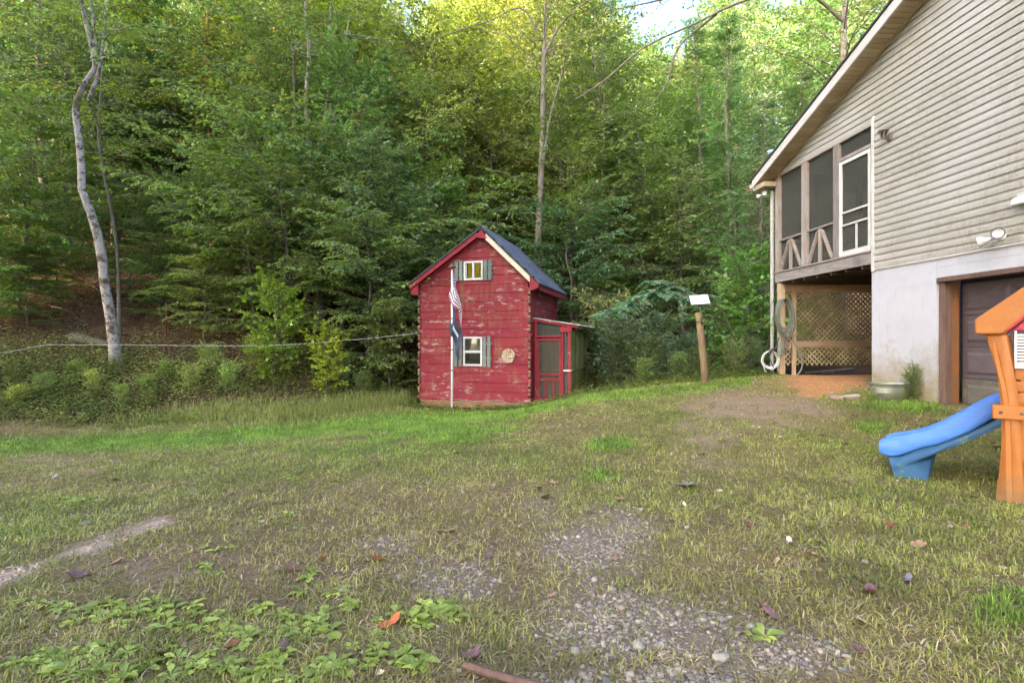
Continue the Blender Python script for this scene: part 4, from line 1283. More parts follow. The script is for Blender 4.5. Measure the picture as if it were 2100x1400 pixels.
# ------------------------------------------------------------------ post with a flat dish
PX, PY = 4.34, 12.0
pzg = gz(PX, PY)
pt = thing('wooden_post', 'leaning wooden post with a small wire around it at the lawn edge', 'post', (PX, PY, pzg))
lean_ = -.17 / 1.58
pm = tube_me([(-lean_ * -.0, 0, -.25), (lean_ * .5, 0, .5), (lean_ * 1.0, 0, 1.0), (lean_ * 1.58, 0, 1.58)], [.082, .079, .075, .071], 10)
link('shaft', pm, M['post_wood'], pt)
wr = [(lean_ * 1.36 + .083 * math.cos(a), .083 * math.sin(a), 1.36 + .015 * math.sin(2 * a)) for a in np.linspace(0, 2 * math.pi, 20)]
link('wire_loop', tube_me(wr, .008, 6, caps=False), M['black'], pt)
dish = thing('flat_dish', 'flat white rectangular dish on a dark mast at the post top', 'dish', (PX + lean_ * 1.5, PY - .0, pzg + 1.42))
link('mast', tube_me([(.03, -.09, -.12), (.03, -.10, .1), (.0, -.05, .3), (.0, -.0, .36)], .018, 8), M['dark_metal'], dish)
link('bracket', lathe_me([(0, .30), (.03, .31), (.03, .37), (0, .38)], 12), M['black'], dish)
face = link('panel', box_me(-.20, .20, -.012, .012, -.13, .13, .008, 2), M['panel_white'], dish, (.0, -.05, .44))
face.rotation_euler = (R(-38), R(-4), R(-6))
link('casing', box_me(-.205, .205, .014, .04, -.135, .135, .008), M['black'], face)
# wires between the post and the house corner
w1 = smooth_path([(PX + lean_ * 1.36 + .09, PY, pzg + 1.36), (5.2, 12.5, 1.72), (6.1, 13.1, 1.95), wall_pt(13.6, -.05, 2.72)], 30)
tag(link('wire', tube_me(w1, .008, 6), M['dark_metal']), 'slack dark wire from the leaning post to the house corner', 'wire')

# ------------------------------------------------------------------ hoses at the house corner
hx, hy = wall_pt(13.40, -.02, 0)[:2]
def loops(n, rx, rzv, r, cz, seed, tilt=0.0):
    rr_ = np.random.default_rng(seed)
    parts = []
    for i in range(n):
        a = np.linspace(0, 2 * np.pi, 36)
        ax, bz = rx * rr_.uniform(.7, 1.08), rzv * rr_.uniform(.72, 1.05)
        ph_ = rr_.uniform(-.25, .25)
        x_ = ax * np.sin(a + ph_) + rr_.normal(0, .015)
        z_ = cz + (rzv - bz) * .9 + bz * np.cos(a)
        y_ = -.10 + rr_.normal(0, .025) + .02 * np.sin(a * 2)
        parts.append(tube_np(np.stack([x_, y_ * np.ones_like(a), z_], 1), r, 6))
    return parts
hose = thing('garden_hose', 'big grey green garden hose coiled on a hook on the corner post', 'hose', (hx, hy, 1.2))
V, Fq = join_np(loops(15, .215, .47, .0135, .85, 3))
link('coil', np_mesh('coil', V, Fq, smooth=True), M['hose'], hose)
link('hook', tube_me([(.02, .06, 1.27), (.02, -.12, 1.27), (.02, -.17, 1.32)], .014, 8), M['dark_metal'], hose)
V, Fq = join_np([tube_np(np.stack([-.08 + .085 * np.cos(a := np.linspace(0, 2 * np.pi, 20)), -.08 + .05 * np.sin(a), .0 * a + .30 - i * .033], 1), .014, 6) for i in range(12)])
link('corrugated_end', np_mesh('corrugated_end', V, Fq, smooth=True), M['hose'], hose)
link('hanging_end', tube_me(smooth_path([(.16, -.1, .55), (.25, -.1, .2), (.38, -.12, -.1), (.42, -.12, -.35), (.30, -.12, -.55), (.05, -.14, -.58)], 30), .016, 8), M['hose'], hose)
link('hanging_end', tube_me(smooth_path([(-.15, -.1, .35), (-.22, -.1, .1), (-.34, -.06, .02), (-.42, -.04, -.06)], 20), .016, 8), M['black'], hose)
link('nozzle', tube_me([(.12, -.12, .18), (.12, -.12, .05)], [.018, .014], 8), M['stone_pale'], hose)
wx, wy = px(1581, 13.35), 13.35
wh = thing('white_hose', 'white hose coil hanging in a ring beside the corner post', 'hose', (wx, wy, .77))
rr_ = np.random.default_rng(5)
parts = []
for i in range(5):
    a = np.linspace(0, 2 * np.pi, 40)
    rq = .225 - .012 * i + rr_.normal(0, .004)
    parts.append(tube_np(np.stack([rq * np.sin(a) + rr_.normal(0, .01), .02 * i + 0 * a + .01 * np.sin(a * 2), .235 + (rq + rr_.normal(0, .005)) * np.cos(a)], 1), .013, 8))
V, Fq = join_np(parts)
link('coil', np_mesh('coil', V, Fq, smooth=True), M['hose_white'], wh)
link('tail', tube_me(smooth_path([(-.18, .0, .10), (-.17, -.02, -.01), (-.12, -.03, -.06)], 10), .013, 8), M['hose_white'], wh)
link('strap', tube_me(smooth_path([(.0, .0, .46), (.05, .0, .52), (.18, .05, .58), (.30, .1, .60)], 14), .014, 8), M['black'], wh)
link('inner_strap', tube_me(smooth_path([(.02, .02, .45), (-.02, .02, .3), (.04, .02, .12), (.09, .02, .03)], 14), .012, 8), M['black'], wh)

# ------------------------------------------------------------------ tub, stone, bricks
tx, ty = 6.62, 9.4
tb = thing('metal_tub', 'round galvanised wash tub against the white block wall', 'tub', (tx, ty, gz(tx, ty) - .02))
link('body', lathe_me([(0, .01), (.25, .0), (.262, .01), (.285, .12), (.297, .15), (.290, .165), (.302, .185), (.296, .20), (.312, .275), (.325, .285), (.325, .297), (.31, .297), (.30, .28), (.28, .15), (.255, .03), (0, .03)], 40, sx=1.0, sy=.8), M['galv'], tb)
link('water', lathe_me([(0, .22), (.285, .22)], 40, sx=1.0, sy=.8), M['tin'], tb)
for sgn in (-1, 1):
    link('handle', tube_me(smooth_path([(sgn * .315, -.06, .25), (sgn * .36, -.04, .20), (sgn * .36, .04, .20), (sgn * .315, .06, .25)], 12), .008, 6), M['galv'], tb)
def rock_me(seed, sx, sy, sz, n=2):
    bm = bmesh.new()
    bmesh.ops.create_icosphere(bm, subdivisions=n, radius=1)
    r_ = np.random.default_rng(seed)
    ph = r_.uniform(0, 6, 6)
    for v in bm.verts:
        k_ = 1 + .16 * math.sin(3 * v.co.x + ph[0]) + .14 * math.sin(4 * v.co.y + ph[1]) + .12 * math.sin(5 * v.co.z + ph[2]) + r_.normal(0, .03)
        v.co = Vector((v.co.x * sx * k_, v.co.y * sy * k_, max(v.co.z, -.5) * sz * k_))
    return from_bm('rock', bm)
sx_, sy_, sz_ = pix2ground(1744, 818)
tag(link('pale_stone', rock_me(4, .13, .09, .06, 3), M['stone_pale'], None, (sx_, sy_, sz_ + .03), True), 'flat pale stone lying beside the brick near the tub', 'stone')
bx, by, bz = pix2ground(1715, 818)
br = link('brick', box_me(-.10, .10, -.05, .05, -.035, .035, .005), M['brick'], None, (bx, by, bz + .03))
br.rotation_euler = (0, R(4), R(-20))
tag(br, 'brown brick lying in the grass beside the pale stone', 'brick')
for i, (u, v) in enumerate(((1690, 765), (1705, 764))):
    bx, by, bz = pix2ground(u, v)
    b2 = link('brick', br.data, None, None, (bx, by, bz + .03))
    b2.rotation_euler = (0, 0, R(10 + 35 * i))
    tag(b2, 'brown brick on the clay floor under the porch lattice', 'brick', 'bricks on the clay under the porch')
bx, by, bz = pix2ground(1700, 762)
tag(link('timber', bar_me((bx - .7, by + .05, gz(bx - .7, by + .05) + .03), (bx + .7, by - .1, gz(bx + .7, by - .1) + .03), .09, .05, bv=.006), M['weathered_h']), 'long weathered timber lying on the clay under the lattice', 'timber')

# ------------------------------------------------------------------ plastic playset with slide
PRZ = R(-44)
pbx, pby = 4.5, 4.95
pb = gz(pbx, pby)
ps = thing('playset', 'orange plastic play house with red roof and blue slide', 'playset', (pbx, pby, pb), PRZ)
def pp(name, me, mat, parent=ps, smooth=False):
    return link(name, me, mat, parent, None, smooth)
PW, PD = 1.35, 1.12
# four curved corner posts
outl = [(-.10, 1.55), (-.055, 1.36), (-.02, 1.2), (.0, 1.03), (.012, .80), (.014, .60), (.006, .42), (-.006, .25), (-.022, .12), (-.038, -.03)]
inr = [(.185, -.03), (.165, .12), (.155, .3), (.15, .6), (.14, .85), (.12, 1.05), (.085, 1.3), (.055, 1.55)]
postm = prism_me(outl + inr, 'y', 0.0, .17, .018, 3, name='corner_post')
postm.polygons.foreach_set('use_smooth', [True] * len(postm.polygons))
for (ox, oy, sx) in ((0, 0, 1), (PW, .17, -1), (0, PD - .17, 1), (PW, PD, -1)):
    o = pp('corner_post', postm, M['orange'])
    o.location = (ox, oy, 0)
    if sx < 0: o.rotation_euler = (0, 0, math.pi)
for (ox, oy, sx) in ((0, 0, 1), (PW, .17, -1)):
    rib = pp('post_rib', prism_me([(.045, .0), (.085, .0), (.08, .3), (.075, .6), (.065, .85), (.04, 1.08), (.0, 1.3), (-.03, 1.5), (-.055, 1.5), (-.03, 1.3), (.01, 1.08), (.035, .85), (.042, .6), (.042, .3)], 'y', -.008, .004, .004, 2), M['orange'])
    rib.location = (ox, oy if sx > 0 else -.0, 0)
    if sx < 0: rib.scale = (-1, 1, 1)
# clamp blocks at deck height
for (ox, oy) in ((-.052, -.05), (PW - .20, -.05), (-.052, PD - .16), (PW - .20, PD - .16)):
    pp('deck_block', box_me(ox, ox + .25, oy, oy + .21, .775, .905, .018, 3), M['orange'])
for (bx_, bz_) in ((-.01, .84), (.13, .84)):
    bo = pp('bolt', lathe_me([(0, .008), (.009, .008), (.013, .003), (.013, 0)], 10), M['dark_metal'])
    bo.location = (bx_ + .02, -.05, bz_); bo.rotation_euler = (R(90), 0, 0)
pp('deck', box_me(.05, PW - .05, .05, PD - .05, .84, .90, .02, 2), M['orange'])
# front and rear wall boards with grooves, red inner panel, gable boards
for yy in (.05, PD - .09):
    wl = pp('wall_panel', box_me(.13, PW - .13, yy + .004, yy + .036, .40, 1.42, .01, 2), M['orange'])
    for i, (z0, z1) in enumerate(((.92, 1.015), (1.03, 1.125), (1.14, 1.235))):
        link('wall_board', box_me(.10, PW - .10, yy - .018, yy + .003, z0, z1, .012, 2), M['orange'], wl)
# window surround: slanting sill board and white louvred grille
gr = pp('window_grille', box_me(.10, .52, .008, .022, 1.24, 1.30, .004), M['white_paint'])
for i in range(9):
    link('louvre', box_me(.10, .62, .006, .03, 1.315 + i * .028, 1.330 + i * .028, .002), M['panel_white'], gr)
for xq in (.10, .24, .38, .52):
    link('upright', box_me(xq, xq + .016, .004, .028, 1.30, 1.585, .002), M['panel_white'], gr)
for yq, yw in ((-.06, .12), (PD - .06, .12)):
    g_ = pp('gable_arch', prism_me([(-.17, 1.555), (-.175, 1.69), (PW / 2, 2.42), (PW / 2, 2.24), (.055, 1.635), (.03, 1.555)], 'y', yq, yq + yw, .02, 3), M['orange'])
    link('arch_half', prism_me([(PW + .17, 1.555), (PW + .175, 1.69), (PW / 2 + .002, 2.42), (PW / 2 + .002, 2.24), (PW - .055, 1.635), (PW - .03, 1.555)], 'y', yq, yq + yw, .02, 3), M['orange'], g_)
rfp = pp('roof_panel', prism_me([(.02, 1.60), (PW / 2, 2.235), (PW / 2, 2.215), (.05, 1.58)], 'y', .02, PD - .08), M['plastic_red'])
link('roof_half', prism_me([(PW - .02, 1.60), (PW / 2 + .002, 2.235), (PW / 2 + .002, 2.215), (PW - .05, 1.58)], 'y', .02, PD - .08), M['plastic_red'], rfp)
pp('gable_infill', prism_me([(.09, 1.59), (.30, 1.59), (PW / 2, 1.75), (PW - .30, 1.59), (PW - .09, 1.59), (PW / 2, 2.22)], 'y', .024, .05, .006), M['plastic_red'])
# slide
st = [(-1.010, .375, .268), (-.998, .400, .245), (-.95, .428, .220), (-.86, .450, .215), (-.77, .478, .262), (-.66, .522, .338), (-.55, .582, .378), (-.44, .66, .430), (-.32, .752, .505), (-.22, .835, .575), (-.13, .905, .655), (-.05, .952, .735), (.04, .985, .80), (.12, .99, .83)]
Y0, Y1, TH = .40, .88, .055
prof = []
for (x_, zt, zb_) in st:
    bed = zt - .11
    prof.append([(x_, Y0, zb_), (x_, Y0 - .006, (zt + zb_) / 2), (x_, Y0 + .004, zt - .012), (x_, Y0 + .022, zt), (x_, Y0 + TH - .01, zt - .004), (x_, Y0 + TH, zt - .02), (x_, Y0 + TH + .02, bed), (x_, (Y0 + Y1) / 2, bed - .012),
                 (x_, Y1 - TH - .02, bed), (x_, Y1 - TH, zt - .02), (x_, Y1 - TH + .01, zt - .004), (x_, Y1 - .022, zt), (x_, Y1 - .004, zt - .012), (x_, Y1 + .006, (zt + zb_) / 2), (x_, Y1, zb_), (x_, Y1 - TH, zb_ + .012), (x_, (Y0 + Y1) / 2, min(bed - .03, zb_ + .03)), (x_, Y0 + TH, zb_ + .012)])
prof = np.array(prof)
ns, npf = prof.shape[:2]
i = np.arange(ns - 1)[:, None] * npf; j = np.arange(npf)[None]; j2 = (j + 1) % npf
me = np_mesh('slide', prof.reshape(-1, 3), np.stack([i + j, i + j2, i + npf + j2, i + npf + j], -1).reshape(-1, 4), smooth=True)
bm = bmesh.new(); bm.from_mesh(me)
bmesh.ops.holes_fill(bm, edges=[e for e in bm.edges if e.is_boundary], sides=0)
bmesh.ops.recalc_face_normals(bm, faces=bm.faces[:])
bm.to_mesh(me); bm.free()
sl = pp('slide', me, M['plastic_blue'], smooth=True)
md = sl.modifiers.new('smooth', 'SUBSURF'); md.levels = 1; md.render_levels = 2
gsl = gz(*(Vector((pbx, pby)) + Vector((-.7 * .766 + .62 * .643, .7 * .643 + .62 * .766)))) - pb
under = [(-.93, .225), (-.80, .225), (-.66, .345), (-.44, .435), (-.22, .58), (.06, .80), (.06, .70), (-.12, .565), (-.30, .43), (-.45, .355), (-.53, .31), (-.565, .22), (-.575, gsl - .02), (-.86, gsl - .02), (-.885, .08)]
uo = link('slide_foot', prism_me(under, 'y', Y0 + .035, Y1 - .035, .014, 2), M['plastic_teal'], sl)
uo.data.polygons.foreach_set('use_smooth', [True] * len(uo.data.polygons))

# ------------------------------------------------------------------ trees
def rot_about(v, k, a):
    """rotate rows of v about rows of k by angles a"""
    c, s = np.cos(a)[:, None], np.sin(a)[:, None]
    return v * c + np.cross(k, v) * s + k * (np.sum(k * v, 1) * (1 - np.cos(a)))[:, None]
def norm(v): return v / (np.linalg.norm(v, axis=-1, keepdims=True) + 1e-9)

def leaf_quads(p, d, nrm, ln, wd, fold=.18):
    s = norm(np.cross(nrm, d)); nn = np.cross(d, s)
    V = np.stack([p, p + d * (ln * .42)[:, None] + s * (wd / 2)[:, None] + nn * (wd * fold)[:, None], p + d * ln[:, None] - nn * (ln * .12)[:, None], p + d * (ln * .42)[:, None] - s * (wd / 2)[:, None] + nn * (wd * fold)[:, None]], 1)
    n = len(p)
    return V.reshape(-1, 3), np.arange(n * 4).reshape(n, 4)

def spray(r, path, out, ntw, tw_len, nlv, leaf, aspect, flat, start=.2, droop=.15, ang=(.7, 1.15), dirj=.25):
    """twigs and leaves along one limb; appends to out"""
    P = np.asarray(path)
    m = len(P)
    t = start + (1 - start) * (np.arange(ntw) + r.random(ntw) * .8) / ntw
    t = np.clip(t, 0, 1)
    f = t * (m - 1); i = np.minimum(f.astype(int), m - 2); fr = (f - i)[:, None]
    base = P[i] * (1 - fr) + P[i + 1] * fr
    T = norm(P[i + 1] - P[i])
    up = np.tile([0, 0, 1.0], (ntw, 1)) + r.normal(0, flat, (ntw, 3))
    nrm = norm(up - T * np.sum(up * T, 1)[:, None])
    sgn = np.where(np.arange(ntw) % 2 == 0, 1, -1)
    a = sgn * r.uniform(ang[0], ang[1], ntw)
    a[-2:] *= .15
    d = rot_about(T, nrm, a)
    L = tw_len * (1.05 - .6 * t) * r.uniform(.55, 1.2, ntw)
    d[:, 2] -= droop * r.random(ntw); d = norm(d)
    tip = base + d * L[:, None]; tip[:, 2] -= droop * .5 * L
    # twig quads
    s = nrm * .004 + .002
    out['tw'].append(np.stack([base - s, base + s, tip + s * .5, tip - s * .5], 1))
    k = np.tile(np.arange(nlv), ntw); ti = np.repeat(np.arange(ntw), nlv)
    ft = (k + r.random(len(k)) * .9 + .4) / (nlv + .4)
    keep = r.random(len(k)) < np.clip(L[ti] / tw_len * 1.1, .25, 1)
    k, ti, ft = k[keep], ti[keep], ft[keep]
    lp = base[ti] * (1 - ft)[:, None] + tip[ti] * ft[:, None]
    n_ = norm(nrm[ti] + r.normal(0, .32 + flat * .4, (len(ti), 3)))
    la = np.where(k % 2 == 0, 1, -1) * r.uniform(.35, 1.1, len(k))
    ld = rot_about(d[ti], nrm[ti], la) + r.normal(0, dirj, (len(k), 3)); ld[:, 2] -= .15
    ld = norm(ld)
    ln = leaf * r.uniform(.65, 1.25, len(k))
    out['lf'].append((lp, ld, n_, ln, ln * aspect * r.uniform(.85, 1.15, len(k))))
    cl = .5 + r.normal(0, .12)          # limb tone
    out['rn'].append(np.clip(cl + r.normal(0, .2, len(k)), 0, .99) * np.where(r.random(len(k)) > .985, 0, 1) + np.where(r.random(len(k)) > .988, .98, 0) * 0)

def finish(name, out, brs, sides=6):
    V, Fq = join_np([leaf_quads(*l) for l in out['lf']])
    rn = np.concatenate(out['rn'])
    crown = np_mesh(name + '_crown', V, Fq, {'rnd': np.repeat(rn, 4)})
    parts = [tube_np(p, r_, s_) for p, r_, s_ in brs]
    tw = np.concatenate(out['tw']) if out['tw'] else np.zeros((0, 4, 3))
    parts.append((tw.reshape(-1, 3), np.arange(len(tw) * 4).reshape(-1, 4)))
    V, Fq = join_np(parts)
    trunk = np_mesh(name + '_trunk', V, Fq, smooth=True)
    return trunk, crown

def gen_tree(name, seed, H, r0, base, nl, L0, e0, e1, leaf=.11, aspect=.5, ntw=26, tw=.75, nlv=11, flat=.25, droop=.15, bend=.25, wob=.25, path=None, shape='round', extra=(), limb_r=.3):
    r = np.random.default_rng(seed)
    if path is None:
        k = np.linspace(0, 1, 9)
        off = np.cumsum(r.normal(0, wob / 3, (9, 2)), 0); off -= off[0]
        path = np.c_[off * k[:, None] ** .7, k * H - .3 * (1 - k)]
    path = smooth_path(path, 22)
    hz = path[:, 2]
    H = hz[-1]
    rad = r0 * (1 - .86 * np.linspace(0, 1, len(path)) ** .9)
    rad[0] *= 1.35; rad[1] *= 1.08
    rad = rad * (1 + r.normal(0, .035, len(rad)))
    out = dict(lf=[], rn=[], tw=[])
    brs = [(path, rad, 10)]
    for i in range(nl):
        f = (i + r.random()) / nl
        z = H * (base + (1 - base) * f ** .92) * .995
        j = min(np.searchsorted(hz, z), len(path) - 1)
        p0 = path[j]
        az = i * 2.39996 + r.normal(0, .35)
        if shape == 'round': k = .5 + .55 * math.sin(math.pi * (.12 + .76 * f))
        elif shape == 'cone': k = 1.05 - .9 * f
        elif shape == 'layer': k = (.62 + .42 * math.sin(math.pi * min(1, f * 1.02))) * r.uniform(.75, 1.2)
        else: k = .5 + .5 * f
        L = L0 * k * (r.uniform(.5, 1.35) if shape != 'cone' else r.uniform(.7, 1.2))
        el = e0 + (e1 - e0) * f + r.normal(0, .12)
        pts = [p0]
        q = np.array(p0, float); a = az
        for s_ in range(5):
            a += r.normal(0, .13)
            q = q + np.array([math.cos(a) * math.cos(el), math.sin(a) * math.cos(el), math.sin(el)]) * L / 5
            el -= bend / 5 + r.normal(0, .05)
            pts.append(q)
        lp = smooth_path(pts, 8)
        rr0 = max(.012, rad[j] * limb_r * r.uniform(.7, 1.1))
        brs.append((lp, np.linspace(rr0, .006, 8), 5))
        spray(r, lp, out, max(6, int(ntw * (.35 + .65 * k))), tw * (.55 + .45 * k), nlv, leaf, aspect, flat, .15, droop)
    for (ep, er, leafy) in extra:
        ep = smooth_path(ep, 16)
        brs.append((ep, np.linspace(er, er * .3, 16), 7))
        if leafy: spray(r, ep, out, int(ntw * 1.4), tw, nlv, leaf, aspect, flat + .1, .35, droop)
    return finish(name, out, brs)

V_ = {}
# tall canopy trees (shared by many individuals)
V_['tall_a'] = gen_tree('tall_a', 11, 15, .19, .16, 78, 3.9, .10, .75, .19, .58, 26, 1.15, 11, .42, .2, .35)
V_['tall_b'] = gen_tree('tall_b', 12, 17, .22, .20, 82, 4.3, .05, .8, .20, .58, 26, 1.2, 11, .42, .2, .35)
V_['tall_c'] = gen_tree('tall_c', 13, 13, .15, .08, 76, 3.4, .0, .6, .18, .58, 26, 1.1, 11, .36, .2, .35)
V_['tall_d'] = gen_tree('tall_d', 14, 16, .20, .26, 70, 4.2, .2, .85, .20, .6, 26, 1.2, 10, .5, .2, .3)
# layered understorey trees with flat sprays
V_['under_a'] = gen_tree('under_a', 21, 6.5, .075, .10, 56, 2.9, .35, .6, .135, .56, 28, .9, 12, .30, .2, .45, .3, shape='layer')
V_['under_b'] = gen_tree('under_b', 22, 5.0, .06, .06, 48, 2.5, .25, .4, .115, .54, 30, .78, 12, .14, .22, .5, .35, shape='layer')
V_['under_c'] = gen_tree('under_c', 23, 8.5, .09, .12, 66, 3.0, .25, .7, .14, .58, 28, .95, 12, .38, .18, .4, .4, shape='layer')
# feathery conifer
V_['pine_a'] = gen_tree('pine_a', 31, 12, .14, .06, 95, 2.2, .22, .7, .15, .13, 26, .62, 20, .35, .25, .35, .15, shape='cone')
V_['pine_b'] = gen_tree('pine_b', 32, 9, .10, .04, 80, 2.0, .1, .6, .14, .13, 24, .58, 20, .35, .35, .45, .15, shape='cone')
# low shrubs and saplings
V_['shrub_a'] = gen_tree('shrub_a', 41, 1.5, .025, .02, 30, .85, .7, 1.0, .075, .6, 14, .36, 8, .45, .1, .4, .15, shape='round')
V_['shrub_b'] = gen_tree('shrub_b', 42, 2.4, .03, .05, 34, 1.05, .5, .9, .12, .75, 12, .42, 7, .35, .15, .4, .2, shape='round')
V_['maple_sapling'] = gen_tree('maple_sapling', 43, 3.0, .03, .08, 40, 1.15, .55, .8, .125, .85, 13, .50, 7, .3, .2, .4, .2, shape='layer')
V_['rhodo'] = gen_tree('rhodo', 44, 1.9, .03, .03, 42, 1.1, .55, .9, .13, .28, 12, .34, 9, .55, .05, .3, .2, shape='round')
V_['feather'] = gen_tree('feather', 45, 2.2, .03, .1, 20, 1.2, .5, .7, .05, .35, 26, .34, 22, .08, .15, .5, .2, shape='layer', )

def wob_col(c, r, s=.16):
    k = 1 + r.normal(0, s)
    return (max(.01, c[0] * k * (1 + r.normal(0, .12))), max(.01, c[1] * k), max(.005, c[2] * k * (1 + r.normal(0, .15))), 1)
tr_rng = np.random.default_rng(99)
def place(kind, name, label, cat, x, y, s=1.0, color=(.06, .11, .025), group=None, rz=None, bark='bark', leafm='leaf', sz=None, sink=.05, tilt=0.0):
    trunk, crown = V_[kind] if isinstance(kind, str) else kind
    z = gz(x, y)
    t = thing(name, label, cat, (x, y, z - sink), tr_rng.uniform(0, 6.28) if rz is None else rz, group)
    t.scale = (s, s, s if sz is None else sz)
    if tilt: t.rotation_euler = (tr_rng.normal(0, tilt), tr_rng.normal(0, tilt), t.rotation_euler[2])
    if len(trunk.materials) == 0: trunk.materials.append(M[bark])
    if len(crown.materials) == 0: crown.materials.append(M[leafm])
    a = link('trunk' if cat == 'tree' else 'stem', trunk, None, t)
    b_ = link('crown' if cat == 'tree' else 'foliage', crown, None, t)
    if a.data.materials[0] is not M[bark]:
        a.material_slots[0].link = 'OBJECT'; a.material_slots[0].material = M[bark]
    b_.color = wob_col(color, tr_rng)
    return t

GREEN, DEEP, YEL, BLUE = (.098, .138, .034), (.072, .118, .040), (.140, .160, .036), (.085, .125, .055)
# ---- trees one can point to
def pxpath(pts, Y, base):
    """pixel path at a distance -> local trunk path above its base point"""
    return [((u - pts[0][0]) / F * Y, 0.0, pz(v, Y) - base) for u, v in pts]
def hero(name, label, pts, Y, r0, kw, color, bark, wig=.15):
    x = px(pts[0][0], Y)
    base = gz(x, Y)
    lp = [np.array(p) for p in pxpath(pts, Y, base)]
    lp[0][2] = -.3
    for i, p in enumerate(lp[1:]): p[1] += tr_rng.normal(0, wig)
    mesh = gen_tree(name, kw.pop('seed'), 1, r0, path=lp, **kw)
    return place(mesh, name, label, 'tree', x, Y, 1.0, color, None, 0.0, bark, sink=0)

# crooked pale trunk on the left
hero('birch_tree', 'crooked pale barked tree with mossy mottled trunk on the weed bank',
     [(240, 745), (232, 680), (218, 600), (208, 520), (190, 450), (172, 390), (162, 310), (156, 240), (160, 205), (178, 170), (192, 140), (194, 90), (188, 40), (180, -30), (170, -130), (160, -260)], 15.0, .150,
     dict(seed=71, base=.66, nl=26, L0=2.6, e0=.2, e1=.7, leaf=.11, ntw=22, tw=.7, nlv=10, flat=.15, bend=.4, shape='layer',
          extra=[([(-.62, .0, 8.6), (-.80, -.1, 9.6), (-1.0, -.1, 10.6), (-1.1, 0, 12.0)], .08, True), ([(-.80, .0, 7.4), (-.52, .0, 8.2), (-.45, .05, 9.0), (-.3, 0, 10.2)], .055, True)]),
     GREEN, 'birch', .04)
# slim stem behind it
hero('forest_tree', 'slim straight tree right behind the crooked pale tree', [(245, 700), (238, 500), (205, 300), (206, 180), (215, 60), (220, -80)], 16.5, .06,
     dict(seed=72, base=.3, nl=40, L0=2.2, e0=.2, e1=.6, leaf=.105, ntw=24, tw=.75, nlv=10, flat=.12, bend=.4, shape='layer'), GREEN, 'bark_pale', .05)
# tall straight trunk behind the cabin
hero('forest_tree', 'tall straight pale trunk forking high above the red cabin', [(1098, 640), (1103, 520), (1108, 400), (1112, 280), (1114, 160), (1117, 80), (1118, 0), (1112, -90), (1110, -160)], 19.0, .150,
     dict(seed=73, base=.62, nl=44, L0=2.8, e0=.4, e1=.9, leaf=.12, ntw=20, tw=.8, nlv=9, flat=.4, bend=.1, shape='round',
          extra=[([(.28, 0, 11.0), (.9, .1, 12.2), (1.8, .1, 13.0), (2.6, .2, 13.4)], .05, True), ([(.25, 0, 11.6), (-.5, -.2, 12.6), (-1.6, -.3, 12.1), (-3.0, -.4, 11.6), (-4.6, -.6, 10.8)], .035, False), ([(.25, .0, 7.2), (.55, -.1, 9.0), (.95, -.15, 10.5), (1.1, 0, 11.8)], .05, True)]),
     (.115, .14, .035), 'bark_pale', .05)
hero('forest_tree', 'thin pale leaning trunk beside the tall straight trunk', [(1132, 600), (1136, 480), (1150, 380), (1146, 260), (1130, 170), (1138, 60), (1150, -40)], 20.5, .085,
     dict(seed=74, base=.25, nl=44, L0=2.4, e0=.3, e1=.8, leaf=.12, ntw=24, tw=.8, nlv=10, flat=.3, shape='round'), (.10, .13, .03), 'bark_pale', .1)
# twin trunk left of the cabin
hero('forest_tree', 'mossy trunk of the twin stemmed tree left of the red cabin', [(655, 600), (652, 520), (640, 420), (634, 300), (628, 200), (634, 110), (628, 40), (622, -60), (620, -140)], 18.5, .125,
     dict(seed=75, base=.62, nl=30, L0=2.8, e0=.2, e1=.7, leaf=.115, ntw=24, tw=.85, nlv=10, flat=.15, bend=.35, shape='layer',
          extra=[([(-.3, 0, 5.2), (.05, -.1, 6.2), (.35, -.1, 8.0), (.3, 0, 9.5), (.4, 0, 11)], .075, True), ([(.05, -.1, 6.2), (.6, -.15, 7.3), (.75, -.1, 8.6), (1.0, 0, 10.5)], .06, True)]),
     GREEN, 'birch', .06)
hero('forest_tree', 'second stem of the twin trunked mossy tree', [(632, 640), (628, 540), (636, 440), (612, 330), (606, 230), (600, 100), (590, -60)], 18.8, .11,
     dict(seed=76, base=.45, nl=34, L0=2.6, e0=.2, e1=.6, leaf=.11, ntw=24, tw=.8, nlv=10, flat=.13, bend=.4, shape='layer'), DEEP, 'bark', .06)
hero('pine_tree', 'straight red barked trunk deep in the left woods', [(440, 470), (436, 380), (431, 300), (428, 200), (425, 120), (424, 20), (422, -120)], 23.0, .19,
     dict(seed=77, base=.72, nl=24, L0=2.6, e0=.3, e1=.7, leaf=.12, ntw=20, tw=.8, nlv=9, flat=.3, shape='round'), DEEP, 'bark_red', .03)
hero('forest_tree', 'dark mossy straight trunk in the left woods', [(100, 520), (95, 440), (90, 330), (84, 230), (80, 120), (82, 0), (80, -120)], 20.0, .19,
     dict(seed=78, base=.45, nl=34, L0=3.0, e0=.1, e1=.6, leaf=.115, ntw=24, tw=.85, nlv=10, flat=.13, bend=.4, shape='layer'), DEEP, 'bark', .05)
for (u, Y, sd, lb) in ((312, 25, 79, 'thin bare stem left of the red barked trunk'), (345, 26, 80, 'thin stem next to the red barked trunk'), (1238, 21, 81, 'thin bare stem in the dark gap right of the cabin'), (1258, 21.5, 82, 'crooked thin stem in the dark gap right of the cabin')):
    dx = tr_rng.normal(0, 8)
    hero('forest_tree', lb, [(u, 640), (u + dx * .4, 520), (u - 4 + dx, 400), (u + dx, 260), (u + dx * 2, 120), (u + dx * 2, 0)], Y, .075,
         dict(seed=sd, base=.62, nl=26, L0=2.2, e0=.3, e1=.8, leaf=.12, ntw=20, tw=.8, nlv=9, flat=.25, shape='round'), GREEN, 'bark_pale', .1)
